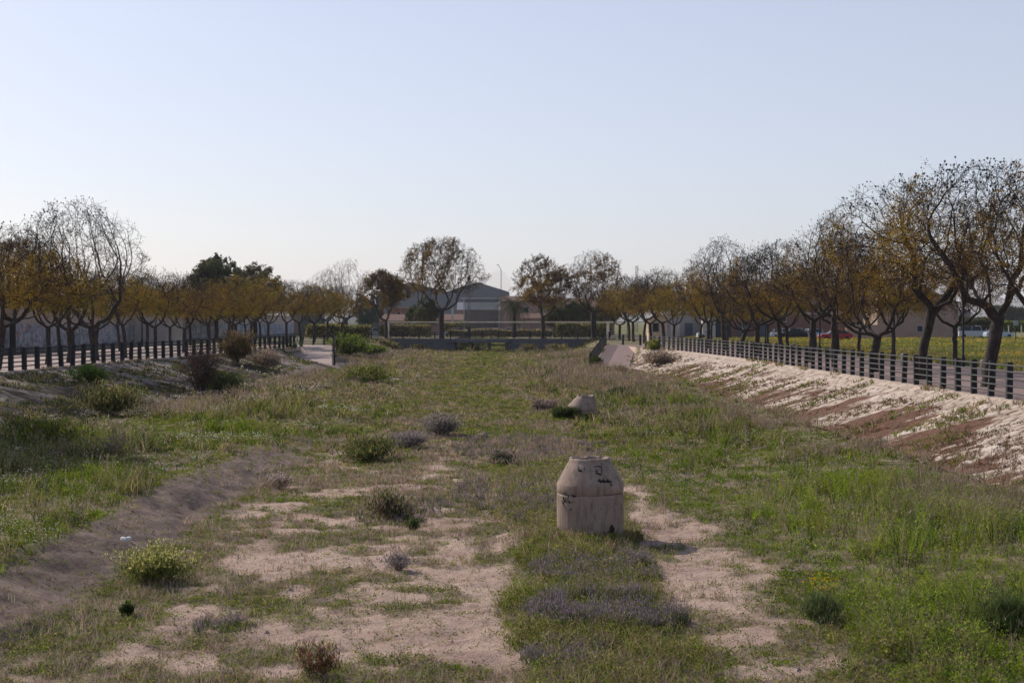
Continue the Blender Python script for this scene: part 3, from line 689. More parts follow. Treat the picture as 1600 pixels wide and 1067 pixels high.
# --- litter of small stones on bare soil
X, Y = cand(5000, -8, 4.5, 14, 40, 1.6, lambda x, y: (1-veg(x, y)[0])*.35)
n = len(X); base = np.array([[1, 0, 0], [-.5, .86, 0], [-.5, -.86, 0], [.1, 0, .7]]); s = rng.uniform(.006, .02, n)*(1+2.2*(rng.uniform(0, 1, n) < .05))
V = (base[None]*s[:, None, None])+put(X, Y, 0)[:, None]; b = (np.arange(n)*4)[:, None, None]
Q = (b+np.array([[0, 1, 3], [1, 2, 3], [2, 0, 3]])[None]).reshape(-1, 3)
tag(link('pebbles', npmesh('pebbles', V.reshape(-1, 3), Q, np.full(len(Q), 3)), mat=plain('pebble', (.36, .28, .23))), 'small pebbles lying on the bare soil', 'pebbles', kind='stuff')

# ================================================================ shrubs as things
def shrub(px, py, wd, h, label, cols, n=260, bare=.0, group=None, z=None, d=None, name='shrub', droop=.5, stemc=None, flow=None, stems=14, cat='shrub', leaf=(.03, .07), up=.3, lw=.35):
    """a bush: stems from one foot and leaf-like faces round their ends; px,py = foot in the photograph"""
    zf = FLOOR if z is None else z
    d = d or (CZ-zf)*F/(py-HY); cx = (px-800)/F*d; zz0 = float(terrain(cx, d)) if z is None or z == 'g' else float(terrain(cx, d))
    root = empty(name, (cx, d, zz0)); tag(root, label, cat, group)
    tb = []; tips = []; ph1, ph2 = rng.uniform(0, 6.28, 2)
    for i in range(stems):
        a = rng.uniform(0, 6.283); q = rng.uniform(.1, 1)**.7; q *= .72+.28*math.sin(2*a+ph1)+.12*math.sin(5*a+ph2); e = np.array([math.cos(a)*wd/2*q, math.sin(a)*wd/2*q, h*(1-.45*q*q)*rng.uniform(.45, 1.08)])
        b = np.array([e[0]*.15, e[1]*.15, -.05]); mpt = (b+e)/2+np.array([e[0]*.05, e[1]*.05, h*.12])+rng.normal(0, .03*h, 3)
        t = np.linspace(0, 1, 6)[:, None]; C = b*(1-t)**2+2*mpt*t*(1-t)+e*t*t
        C[1:] += rng.normal(0, .012*h, (5, 3)); r0 = max(.006, .011*h)*rng.uniform(.7, 1.3)
        tb.append((C, np.linspace(r0, r0*.35, 6))); tips.append(C[2:])
        for j in range(4):
            s0 = C[rng.integers(2, 6)]; e2 = s0+rng.normal(0, 1, 3)*[wd*.14, wd*.14, h*.1]+[0, 0, h*.12]
            tb.append((np.array([s0, (s0+e2)/2+rng.normal(0, .01, 3), e2]), np.linspace(r0*.4, r0*.2, 3))); tips.append(np.array([e2, (s0+e2)/2]))
            if bare:
                for q_ in range(4):
                    e3 = e2+rng.normal(0, 1, 3)*[wd*.1, wd*.1, h*.08]+[0, 0, h*.05]
                    tb.append((np.array([(s0+e2)/2, (e2+e3)/2, e3]), np.linspace(r0*.25, r0*.15, 3)))
    tubes_obj('stems', tb, stemc or BARK, root, 4)
    T = np.concatenate(tips); nl = n; k = rng.integers(0, len(T), nl); P = T[k]+rng.normal(0, 1, (nl, 3))*[wd*.09, wd*.09, h*.08]
    P[:, 2] = np.maximum(P[:, 2], .0)
    B = Blades(); sz = rng.uniform(*leaf, nl); wmin = np.maximum(sz*lw, WP*d*.9)
    B.add(P, sz*(1+up), wmin, rng.uniform(.1, 1.4, nl), colmix(nl, cols))
    if flow:
        top = P[P[:, 2] > h*.5]; kk = rng.integers(0, len(top), flow[1]); Tt = top[kk]+[0, 0, .03]
        B.add(Tt+disc(flow[1], .03), .03, max(.018, WP*d*1.2), .3, colmix(flow[1], flow[0]))
    V = np.concatenate(B.V); C = np.concatenate(B.C); m = len(V); bb = (np.arange(m)*5)[:, None]
    link('foliage', npmesh('foliage', V.reshape(-1, 3), (bb+np.array([0, 1, 2, 3, 3, 2, 4])[None]).ravel(), np.tile([4, 3], m), C.reshape(-1, 3)), root, LEAF)
    return root
GREY = [(.25, .21, .19), (.30, .26, .235), (.19, .165, .15), (.24, .19, .20)]
STEMG = plain('grey_stem', (.16, .13, .115))
G1 = 'small bushes on the channel floor'
shrub(235, 915, 1.15, .50, 'rounded bush with pale yellow flowers at the foot of the dirt slope', [(.19, .20, .05), (.24, .24, .07), (.12, .15, .035)], 2600, group=G1, flow=([(.60, .54, .20), (.5, .46, .18)], 1600), leaf=(.03, .07), stems=30)
shrub(622, 893, .62, .26, 'small grey leafless-looking bush alone on bare pink soil', GREY, 1300, group=G1, stemc=STEMG, stems=26, leaf=(.02, .045))
shrub(645, 830, .32, .2, 'tiny dark green clump on the bare soil left of the tall manhole', DGREEN, 500, group=G1, leaf=(.03, .07))
shrub(605, 808, 1.2, .48, 'broad dark green bush with mauve tips left of the tall manhole', DGREEN+MAUVE+OLIVE, 3000, group=G1, stems=30, leaf=(.04, .08))
shrub(690, 682, 1.5, .72, 'dense round grey bush standing on a strip of bare soil', GREY+[(.12, .12, .07)], 4200, group=G1, stemc=STEMG, stems=34, leaf=(.04, .09))
shrub(636, 702, 1.4, .5, 'flatter grey bush just left of the dense round one', GREY, 3000, group=G1, stemc=STEMG, stems=26, leaf=(.04, .08))
shrub(572, 720, 1.9, .62, 'wide dark green bush on the floor with a shaded side', DGREEN+DGREEN+OLIVE, 4200, group=G1, stems=34, leaf=(.05, .1))
shrub(785, 728, .9, .4, 'green bush with mauve tips between bare soil patches midway along the floor', DGREEN+MAUVE, 1600, group=G1, leaf=(.04, .09))
shrub(848, 642, 1.4, .5, 'low mauve bush left of the squat manhole', MAUVE, 2400, group=G1, leaf=(.05, .1), stemc=STEMG)
shrub(575, 603, 3.8, .9, 'dark green bush far along the floor on the left', DGREEN+GREEN+OLIVE, 3600, group=G1, stems=30, leaf=(.1, .18))
shrub(968, 622, 1.6, .45, 'dark green low bush right of the squat manhole', DGREEN, 1500, group=G1, leaf=(.07, .12))
shrub(1575, 1005, .85, .5, 'feathery blue green bush in the grass at the corner of the sunlit side', [(.075, .115, .03), (.10, .14, .045), (.12, .14, .06)], 3000, group=G1, stems=44, leaf=(.05, .11), lw=.1)
shrub(1285, 975, .7, .34, 'grey green bush under the bright yellow flowers', [(.10, .13, .05), (.12, .15, .06)], 2200, group=G1, stems=30, leaf=(.04, .08), lw=.12)
0 and shrub(1395, 960, .6, .5, 'feathery bush in the tall green grass of the sunlit side', [(.08, .11, .04), (.09, .13, .05)], 2200, group=G1, stems=30, leaf=(.04, .1), lw=.1)
shrub(198, 966, .2, .16, 'small dark round plant in the green strip by the dirt slope', DGREEN, 700, group=G1, leaf=(.03, .06))
shrub(437, 765, .9, .45, 'thin pinkish white flowering bush on the dirt path edge', MAUVE+STRAW, 900, group=G1, flow=([(.5, .42, .42)], 220), leaf=(.03, .06), stemc=STEMG)
shrub(490, 1062, .5, .42, 'reddish stalky weed at the very front of the channel floor', [(.20, .085, .06), (.15, .07, .05), (.12, .12, .05)], 900, group=G1, leaf=(.02, .05))
G2 = 'bushes along the shaded bank'
shrub(312, 612, 3.2, 2.3, 'tall leafless reddish brown bush against the shaded bank', [(.10, .05, .045), (.08, .05, .04)], 2000, bare=1, group=G2, d=78, stems=34, leaf=(.05, .1))
shrub(175, 640, 3.0, 1.1, 'dark green bush on the slope of the shaded bank', DGREEN+OLIVE, 4200, group=G2, d=61, stems=30, leaf=(.08, .15))
shrub(60, 700, 3.6, .75, 'dark leafy bush at the near foot of the shaded bank', DGREEN+OLIVE+GREEN, 5200, group=G2, d=43, stems=40, leaf=(.06, .13))
shrub(140, 588, 2.0, .7, 'bright green plant just under the dark fence', [(.07, .13, .02), (.05, .09, .02)], 1800, group=G2, d=72, leaf=(.08, .16))
shrub(368, 568, 2.7, 1.8, 'bushy yellow green shrub with a rusty side in front of the fence', [(.16, .12, .05), (.19, .10, .06), (.12, .11, .04)], 4200, group=G2, d=103, stems=34, leaf=(.1, .18))
shrub(350, 600, 3.0, 1.1, 'dark shrub at the foot of the leafless bush', DGREEN, 3600, group=G2, d=80, stems=26, leaf=(.08, .15))
shrub(415, 585, 2.6, 1.2, 'brown dry shrub on the shaded bank past the leafless bush', BROWN+MAUVE, 2600, group=G2, d=104, leaf=(.1, .18))
shrub(545, 552, 4.5, 1.7, 'leafy green bush beside the pale ramp fence', DGREEN+GREEN, 4200, group=G2, d=148, stems=30, leaf=(.16, .3))
shrub(582, 556, 3.5, 1.1, 'low green bush near the culvert wall past the pale ramp', GREEN+DGREEN, 2600, group=G2, d=165, leaf=(.16, .3))
shrub(180, 722, 1.2, 1.0, 'thin bare stalky bush on the grassy berm', BROWN, 260, bare=1, group=G2, d=39, stems=12, leaf=(.03, .06), stemc=STEMG)
shrub(930, 574, 1.2, .9, 'ivy like dark plant climbing the lowest post of the reddish ramp fence', DGREEN, 1200, group=G2, d=120.5, leaf=(.1, .2))
shrub(1030, 590, 3.5, .9, 'brown mauve shrub at the foot of the reddish ramp', BROWN+MAUVE, 2600, d=112, leaf=(.1, .2), group=G2)
shrub(1022, 562, 1.6, .8, 'green weed bush at the tip of the sunlit bank', OLIVE+GREEN, 1200, d=127, leaf=(.1, .2), group=G2)
# prickly pear: flat oval pads
def prickly(px, d, label):
    cx = (px-800)/F*d; root = empty('prickly_pear', (cx, d, float(terrain(cx, d)))); tag(root, label, 'cactus')
    PM = plain('cactus_green', (.09, .13, .06)); th = np.arange(14)*2*math.pi/14
    for i in range(26):
        c = np.array([rng.uniform(-1.1, 1.1), rng.uniform(-.7, .7), rng.uniform(.2, 1.25)]); a = rng.uniform(-.9, .9); b = rng.uniform(0, 3.1)
        V = []
        for zt, rr in ((-.5, .0001), (-.35, .75), (0, 1), (.35, .75), (.5, .0001)):
            V.append(np.stack([np.cos(th)*.17*rr, np.full(14, zt*.07), np.sin(th)*.25*rr], -1))
        V = np.concatenate(V); M = np.array(Matrix.Rotation(b, 3, 'Z') @ Matrix.Rotation(a, 3, 'Y')); V = V @ M.T+c
        j = np.arange(14); ii = np.arange(4)[:, None]*14; Q = np.stack([ii+j, ii+(j+1) % 14, ii+14+(j+1) % 14, ii+14+j], -1).reshape(-1, 4)
        link('pad', npmesh('pad', V, Q, np.full(len(Q), 4), smooth=True), root, PM)
prickly(458, 133, 'prickly pear cactus at the end of the shaded bank beside the pale ramp')

# ================================================================ trees
def grow(seed, H, Rc, fork, cb, lean=(0, 0), nattr=1300, nl=4, limbs=None, trunk=None, step=.26, gap=.3, flat=1.0, rtrunk=.17, skew=(0, 0), wig=.2, e=2.2, holes=.34, lowr=.5):
    rg = np.random.default_rng(seed)
    # attractors
    A = []
    while len(A) < nattr:
        p = rg.uniform(-1, 1, 2); 
        if p @ p > 1: continue
        t = rg.uniform(0, 1); wv = Rc*min(1, lowr+1.5*t)*math.sqrt(max(0, 1-t**2.4*flat))
        r = np.hypot(*p)
        if rg.uniform() > .35+.65*max(r, t): continue
        q = np.array([p[0]*wv+skew[0]*t+lean[0], p[1]*wv+skew[1]*t+lean[1], cb+(H-cb)*t])
        if vnoise(np.array(q[0]*.9+50), np.array(q[2]*.9+q[1]*.7+seed*3.1), seed) < holes: continue
        A.append(q)
    A = np.array(A)
    P = []; par = []
    def add(p, pr): P.append(np.array(p, float)); par.append(pr); return len(P)-1
    def line(start, pts, wob=.03):
        cur = start
        for q in pts:
            q = np.array(q, float); p0 = P[cur]; L = np.linalg.norm(q-p0); n = max(1, int(round(L/step)))
            for i in range(1, n+1): cur = add(p0+(q-p0)*i/n+rg.normal(0, wob*(.4 if i == n else 1), 3), cur)
        return cur
    base = add((0, 0, -.15), -1)
    tp = trunk or [(lean[0]*.15+rg.uniform(-.08, .08), rg.uniform(-.1, .1), fork*.5), (lean[0]*.5, lean[1]*.5, fork)]
    top = line(base, tp, .012); tips = []
    if limbs:
        named = {}
        for spec in limbs:
            st = spec.get('from'); s0 = top if st is None else min(range(len(P)), key=lambda i: np.linalg.norm(P[i]-np.array(st)))
            line(s0, spec['pts'])
    else:
        a0 = rg.uniform(0, 6.28)
        for i in range(nl):
            a = a0+i*6.283/nl+rg.uniform(-.5, .5); out = rg.uniform(.28, .52)*Rc; up = rg.uniform(.9, 1.7)
            c = P[top]; d = np.array([math.cos(a), math.sin(a), 0])
            line(top, [c+d*out*.55+[0, 0, up*.3], c+d*out+[0, 0, up]])
    P = list(P); N = np.array(P); near = np.full(len(A), 1e9); idx = np.zeros(len(A), int)
    def upd(lo):
        nonlocal near, idx
        B = np.array(P[lo:]); D = np.linalg.norm(A[:, None]-B[None], axis=2); j = D.argmin(1); dm = D[np.arange(len(A)), j]
        m = dm < near; near = np.where(m, dm, near); idx = np.where(m, j+lo, idx)
    # do not let the lower trunk sprout
    upd(0); alive = np.ones(len(A), bool)
    dirp = {}
    for it in range(90):
        m = alive & (near < 2.2)
        if not m.any(): 
            m = alive & (near < 5)
            if not m.any(): break
        lo = len(P); ids = np.unique(idx[m]); acc = np.zeros((len(P), 3)); 
        dv = A[m]-np.array(P)[idx[m]]; dv /= np.linalg.norm(dv, axis=1)[:, None]+1e-9; np.add.at(acc, idx[m], dv)
        grown = 0
        for i in ids:
            if i == 0 or P[i][2] < fork*.95: 
                if P[i][2] < fork*.9: continue
            d = acc[i]; d = d/(np.linalg.norm(d)+1e-9)
            pd = P[i]-P[par[i]] if par[i] >= 0 else np.array([0, 0, 1.]); pd = pd/(np.linalg.norm(pd)+1e-9)
            d = d*.7+pd*.5+rg.normal(0, wig, 3)+np.array([0, 0, .10]); d /= np.linalg.norm(d)
            key = (i,)
            if dirp.get(i, 0) >= 3: continue
            dirp[i] = dirp.get(i, 0)+1
            add(P[i]+d*step, i); grown += 1
        if not grown: break
        upd(lo); alive &= near > gap
        if not alive.any(): break
    n = len(P); P = np.array(P); par = np.array(par)
    ch = [[] for _ in range(n)]
    for i in range(1, n): ch[par[i]].append(i)
    r = np.zeros(n)
    for i in range(n-1, -1, -1):
        r[i] = (.0075**e) if not ch[i] else sum(r[c]**e for c in ch[i])
        r[i] = r[i]**(1/e)
    k = rtrunk/r[1]; r = np.where(r > .03, .03+(r-.03)*max(.3, (rtrunk-.03)/(max(r[1], .05)-.03)), r)
    # base flare
    for i in range(n):
        if P[i][2] < .35 and r[i] > rtrunk*.6: r[i] *= 1+.45*(.35-P[i][2])
    thick = []; thin = []
    st = [(0, None)]
    while st:
        i, prev = st.pop(); chain = [i] if prev is None else [prev, i]
        while ch[i]:
            cs = sorted(ch[i], key=lambda c: -r[c]); 
            for c in cs[1:]: st.append((c, i))
            i = cs[0]; chain.append(i)
        if len(chain) < 2: continue
        rr = r[chain].copy()
        if prev is not None: rr[0] = rr[1]
        pts = P[chain]
        # split thick/thin
        kk = int((rr > .022).sum())
        if kk >= 2: thick.append((pts[:kk+1] if kk < len(pts) else pts, rr[:kk+1] if kk < len(pts) else rr))
        if kk < len(pts)-1:
            s0 = max(0, kk-1) if kk >= 2 else 0
            thin.append((pts[s0:], rr[s0:]))
    return P, par, ch, r, thick, thin, rg
def tree_meshes(name, seed, leafy, cols, twigs=1.0, pods=0, lowbias=.5, leafs=(.09, .18), lw=.4, kk=10, **kw):
    P, par, ch, r, thick, thin, rg = grow(seed, **kw)
    V, L, S, _ = merge([tube(p, q, 8 if q[0] > .08 else 5) for p, q in thick])
    mt = npmesh(name+'_trunk', V, L, S, smooth=True); mt.materials.append(BARK)
    parts = [tube(p, np.maximum(q, .006), 3) for p, q in thin]
    # twigs off thin nodes
    thinn = np.array([i for i in range(len(P)) if r[i] < .03 and par[i] >= 0])
    nt_ = int(len(thinn)*2.1*twigs); pick = rg.choice(thinn, nt_); d0 = P[pick]-P[par[pick]]; d0 /= np.linalg.norm(d0, axis=1)[:, None]+1e-9
    dd = d0*.5+rg.normal(0, .6, (nt_, 3))+[0, 0, .22]; dd /= np.linalg.norm(dd, axis=1)[:, None]; Lt = rg.uniform(.2, .62, nt_)
    E = P[pick]+dd*Lt[:, None]; Mi = P[pick]+dd*(Lt*.5)[:, None]+rg.normal(0, .03, (nt_, 3))
    # twig as a 3-sided sliver: 2 crossed thin quads
    wv = .0075; a = rg.normal(0, 1, (nt_, 3)); a -= dd*(a*dd).sum(1)[:, None]; a /= np.linalg.norm(a, axis=1)[:, None]; b = np.cross(dd, a)
    Vt = np.stack([P[pick]+a*wv, P[pick]-a*wv, Mi-a*wv*.8, Mi+a*wv*.8, E, P[pick]+b*wv, P[pick]-b*wv, Mi-b*wv*.8, Mi+b*wv*.8], 1)
    bt = (np.arange(nt_)*9)[:, None]
    V1, L1, S1, _ = merge(parts)
    Lq = np.concatenate([(bt+np.array([0, 1, 2, 3, 3, 2, 4, 5, 6, 7, 8, 8, 7, 4])[None]).ravel()+len(V1)]); Sq = np.tile([4, 3, 4, 3], nt_)
    VV = [V1, Vt.reshape(-1, 3)]; LL = [L1, Lq]; SSs = [S1, Sq]; mats = [np.zeros(len(S1)), np.zeros(len(Sq))]
    CC = [np.tile([(.07, .05, .045)], (len(V1), 1)), np.tile([(.075, .052, .046)], (len(Vt)*9, 1))]
    # leaves: sprays at twig ends, thickness governed by clump noise
    if leafy > 0:
        zmn, zmx = P[thinn][:, 2].min(), P[:, 2].max()
        tt = (E[:, 2]-zmn)/(zmx-zmn)
        cn = vnoise(E[:, 0]*.8+31, E[:, 2]*.8+E[:, 1]*.5+seed, seed+5)*.65+vnoise(E[:, 0]*2+3, E[:, 2]*2+E[:, 1]*1.3, seed+6)*.35
        pr = np.clip(ss(.38, .60, cn+lowbias*(.5-tt))*leafy*1.05, 0, 1)
        keep = rg.uniform(0, 1, nt_) < pr; K = E[keep]; Dk = dd[keep]; m = len(K)
        cidx = np.clip((cn[keep]*1.5-.28+(.5-tt[keep])*.45+rg.normal(0, .14, m))*len(cols), 0, len(cols)-1).astype(int)
        cc = np.array(cols)[cidx]
        t = rg.uniform(-.35, .5, (m*kk, 1)); Q = rep(K, kk)+rep(Dk, kk)*t*.6+rg.normal(0, .085, (m*kk, 3))+[0, 0, -.04]
        sz = rg.uniform(*leafs, m*kk); u = rg.normal(0, 1, (m*kk, 3))*[1, 1, .6]; u /= np.linalg.norm(u, axis=1)[:, None]; v_ = np.cross(u, rg.normal(0, 1, (m*kk, 3))); v_ /= np.linalg.norm(v_, axis=1)[:, None]
        u *= sz[:, None]*.5; v_ *= sz[:, None]*.5*lw
        Vl = np.stack([Q-u, Q+v_, Q+u, Q-v_], 1).reshape(-1, 3); bl = sum(len(v) for v in VV)
        VV.append(Vl); LL.append(np.arange(len(Vl))+bl); SSs.append(np.full(len(Vl)//4, 4)); mats.append(np.ones(len(Vl)//4))
        cl = rep(cc, kk)*(1+rg.uniform(-.3, .3, (m*kk, 1))); CC.append(rep(cl, 4))
    if pods:
        up = np.argsort(-(E[:, 2]+rg.normal(0, 1.2, nt_)))[:pods]; K = E[up]+rg.normal(0, .03, (pods, 3)); s = rg.uniform(.03, .05, pods)
        o8 = np.array([[1, 0, 0], [-1, 0, 0], [0, 1, 0], [0, -1, 0], [0, 0, 1.2], [0, 0, -1.2]])
        Vp = (K[:, None]+o8[None]*s[:, None, None]).reshape(-1, 3); bl = sum(len(v) for v in VV)
        f8 = np.array([[0, 2, 4], [2, 1, 4], [1, 3, 4], [3, 0, 4], [2, 0, 5], [1, 2, 5], [3, 1, 5], [0, 3, 5]])
        Fq = ((np.arange(pods)*6)[:, None, None]+f8[None]).reshape(-1, 3)+bl
        VV.append(Vp); LL.append(Fq.ravel()); SSs.append(np.full(len(Fq), 3)); mats.append(np.ones(len(Fq))); CC.append(np.tile([(.035, .025, .025)], (len(Vp), 1)))
    mc = npmesh(name+'_crown', np.concatenate(VV), np.concatenate(LL), np.concatenate(SSs), np.concatenate(CC), np.concatenate(mats))
    mc.materials.append(BARK); mc.materials.append(CROWN)
    return mt, mc
YB = [(.085, .058, .038), (.125, .08, .045), (.175, .105, .042), (.235, .145, .04), (.32, .21, .038), (.27, .225, .045)]
BR = [(.085, .056, .045), (.115, .072, .05), (.15, .092, .05), (.21, .13, .04), (.33, .21, .035)]
GR = [(.10, .12, .07), (.125, .145, .075), (.15, .16, .085), (.18, .155, .085)]
KIND = {}
KIND['leafy_a'] = tree_meshes('t', 11, .8, YB, H=6.8, Rc=3.7, fork=2.3, cb=3.5, nattr=1500, nl=4, rtrunk=.15, twigs=1.0)
KIND['leafy_b'] = tree_meshes('t', 12, .75, YB[1:], H=6.6, Rc=3.5, fork=2.4, cb=3.5, lean=(.4, 0), nattr=1400, nl=3, rtrunk=.14)
KIND['leafy_c'] = tree_meshes('t', 13, .55, BR+YB[4:5], H=7.4, Rc=3.8, fork=2.2, cb=3.5, lean=(-.3, .2), nattr=1600, nl=4, rtrunk=.17, pods=60)
KIND['sparse_a'] = tree_meshes('t', 21, 0.39999999999999997, BR, leafs=(.06, .13), kk=14, e=2.1, H=8.2, Rc=4.0, fork=2.5, cb=3.7, lean=(.35, 0), nattr=1500, nl=4, rtrunk=.18, twigs=1.0, pods=190, lowbias=.7)
KIND['sparse_b'] = tree_meshes('t', 22, .5, BR, leafs=(.06, .13), kk=14, e=2.1, H=7.9, Rc=4.1, fork=2.6, cb=3.7, lean=(-.3, .1), nattr=1500, nl=3, rtrunk=.17, twigs=1.0, pods=170, lowbias=.7)
KIND['bare_a'] = tree_meshes('t', 31, .05, BR, H=9.8, Rc=4.3, fork=2.1, cb=3.8, nattr=1500, nl=5, rtrunk=.27, twigs=.8, pods=110, e=1.95, wig=.13)
KIND['bare_b'] = tree_meshes('t', 33, .05, BR, H=9.6, Rc=4.0, fork=1.9, cb=3.6, nattr=1300, nl=4, rtrunk=.24, twigs=.8, pods=130, e=1.95, wig=.15)
KIND['sparse_c'] = tree_meshes('t', 23, .5, BR, leafs=(.06, .13), kk=14, e=2.05, H=7.6, Rc=4.3, fork=1.9, cb=3.4, lean=(-.5, .3), nattr=1500, nl=5, rtrunk=.2, twigs=1.0, pods=150, lowbias=.7, skew=(.5, 0))
KIND['sparse_d'] = tree_meshes('t', 24, .6, BR+BR[4:], leafs=(.06, .13), kk=14, e=2.1, H=8.6, Rc=3.4, fork=2.8, cb=4.0, lean=(.5, -.3), nattr=1400, nl=3, rtrunk=.16, twigs=1.0, pods=150, lowbias=.9, wig=.24)
KIND['leafy_d'] = tree_meshes('t', 14, .75, YB, H=6.9, Rc=3.4, fork=2.2, cb=3.3, lean=(.2, -.2), nattr=1300, nl=3, rtrunk=.14, pods=40, lowbias=1.0, e=2.1)
KIND['leafy_e'] = tree_meshes('t', 15, .6, YB[:4]+BR[3:], H=7.0, Rc=3.6, fork=2.4, cb=3.6, lean=(-.4, 0), nattr=1400, nl=4, rtrunk=.15, pods=60, lowbias=.9, e=2.1)
tr_ = random.Random(9)
def mktree(kind, x, y, rz, s, label, cat, group, name='street_tree', sz=None):
    mt, mc = KIND[kind]; root = empty(name, (x, y, 0 if not isinstance(s, tuple) else s[1]), rz); s_ = s[0] if isinstance(s, tuple) else s
    root.scale = (s_, s_, sz or s_); tag(root, label, cat, group)
    if name == 'street_tree' and not kind.startswith('near'): root.rotation_euler = (tr_.gauss(0, .035), tr_.gauss(0, .035), rz)
    for nm, me in (('trunk', mt), ('crown', mc)):
        o = bpy.data.objects.new(nm, me); col.objects.link(o); o.parent = root
    return root
# the two nearest trees on the right, their limbs as in the photograph
def px2l(bx, by, d, pts):
    s = d/F; return [((px-bx)*s, dy, (by-py)*s) for px, py, dy in pts]
b1 = (1543, 606, 54.); t1 = lambda *a: px2l(*b1, a)
KIND['near_a'] = tree_meshes('t', 41, .62, BR+[(.34, .22, .03)], leafs=(.05, .12), kk=17, e=2.1, H=8.4, Rc=4.4, fork=2.5, cb=4.0, nattr=2100, rtrunk=.25, twigs=1.0, pods=200, lowbias=.75, skew=(-.3, 0),
    trunk=t1((1548, 560, 0), (1560, 500, 0)),
    limbs=[dict(pts=t1((1548, 490, -.1), (1530, 476, -.3), (1515, 472, -.4), (1499, 472, -.5), (1494, 450, -.6), (1482, 425, -.5), (1468, 400, -.4), (1455, 380, -.2))),
           {'from': t1((1532, 476, -.3))[0], 'pts': t1((1543, 462, -.1), (1548, 440, .2), (1540, 415, .5))},
           {'from': t1((1540, 484, -.2))[0], 'pts': t1((1530, 462, .4), (1526, 440, 1.0), (1515, 410, 1.5))},
           dict(pts=t1((1556, 482, .3), (1556, 465, .7), (1561, 445, 1.2), (1560, 420, 1.8))),
           dict(pts=t1((1568, 475, -.3), (1567, 450, -.8), (1575, 420, -1.3), (1570, 390, -1.7))),
           dict(pts=t1((1573, 482, .1), (1583, 462, .2), (1600, 440, .3), (1620, 420, .5))),
           {'from': t1((1510, 472, -.45))[0], 'pts': t1((1512, 455, .2), (1520, 430, .8), (1510, 400, .9))}])
b2 = (1439, 600, 61.); t2 = lambda *a: px2l(*b2, a)
KIND['near_b'] = tree_meshes('t', 42, .5, BR, leafs=(.05, .12), kk=15, e=2.1, H=8.3, Rc=4.2, fork=2.6, cb=4.0, nattr=1700, rtrunk=.2, twigs=.95, pods=190, lowbias=.6, skew=(-.9, 0),
    trunk=t2((1443, 550, 0), (1455, 500, 0)),
    limbs=[dict(pts=t2((1450, 482, -.1), (1438, 472, -.2), (1426, 456, -.2), (1430, 432, 0), (1428, 405, .2), (1415, 380, .3))),
           dict(pts=t2((1452, 482, .3), (1447, 455, .9), (1455, 425, 1.3))),
           dict(pts=t2((1462, 488, -.2), (1476, 478, -.8), (1484, 450, -1.5), (1490, 425, -1.9)))])
GRT = 'street trees along the promenade behind the sunlit bank'
n1 = mktree('near_a', *at(1543, 0, 54)[:2], 0, 1.0, 'nearest whole tree on the right, thick trunk, one limb reaching level to its neighbour', 'tree', GRT)
n2 = mktree('near_b', *at(1439, 0, 61)[:2], 0, 1.0, 'tree with a sawn off slanting limb, second from the right along the fence', 'tree', GRT)
# its sawn limb
tb = px2l(*b2, [(1455, 500, 0), (1464, 488, -.05), (1478, 468, -.1), (1494, 443, -.15)])
tubes_obj('cut_limb', [(tb, [.17, .17, .16, .15])], BARK, n2, 8)
e = np.array(tb[-1]); V, Q = lathe([(.001, 0), (.14, 0)], 16); dirv = Vector(np.array(tb[-1])-np.array(tb[-2])).normalized(); M = np.array(dirv.to_track_quat('Z', 'Y').to_matrix()); V = V @ M.T+e+np.array(dirv)*.004
link('cut_face', npmesh('cut_face', V, Q, np.full(len(Q), 4)), n2, plain('cut_wood', (.5, .38, .24)))
rs = random.Random(3)
row1 = [(45.5, 'sparse_a'), (70, 'sparse_c'), (78, 'sparse_d'), (86.5, 'sparse_b'), (95, 'leafy_e'), (103.5, 'sparse_a'), (112, 'sparse_c'), (121, 'sparse_d'), (130, 'leafy_c'), (139, 'leafy_a'), (148, 'sparse_a'), (158, 'leafy_c'), (168, 'leafy_b'), (179, 'leafy_c'), (190, 'sparse_b'), (201, 'leafy_c')]
ordn = ['third', 'fourth', 'fifth', 'sixth', 'seventh', 'eighth', 'ninth', 'tenth', 'eleventh', 'twelfth', 'thirteenth', 'fourteenth', 'fifteenth', 'sixteenth', 'seventeenth', 'eighteenth', 'nineteenth', 'twentieth']
for i, (y, kd) in enumerate(row1):
    x = 17.9+rs.uniform(-.25, .25)
    if y > 135: x = 15.5+rs.uniform(-.3, .3)
    lab = 'tree whose brown crown enters at the right edge of the photo' if i == 0 else '%s tree from the right in the front row behind the fence of the sunlit bank' % ordn[i-1]
    mktree(kd, x, y, rs.uniform(0, 6.28), .87 if i == 0 else rs.uniform(.84, 1.08), lab, 'tree', GRT, sz=(.87 if i == 0 else rs.uniform(.88, 1.12)))
row2 = [(81, 'sparse_b'), (92.5, 'leafy_d'), (101, 'leafy_e'), (110, 'sparse_a'), (119, 'leafy_b'), (128, 'leafy_c'), (137, 'leafy_b'), (146, 'leafy_a'), (156, 'leafy_c'), (167, 'leafy_b'), (178, 'leafy_a'), (190, 'leafy_c')]
ordm = ['nearest', 'second', 'third', 'fourth', 'fifth', 'sixth', 'seventh', 'eighth', 'ninth', 'tenth', 'eleventh', 'farthest']
for i, (y, kd) in enumerate(row2):
    mktree(kd, 25+rs.uniform(-.4, .4), y, rs.uniform(0, 6.28), rs.uniform(.82, .95), 'thinner tree, %s in the back row at the meadow edge' % ordm[i], 'tree', 'thinner street trees between promenade and meadow')
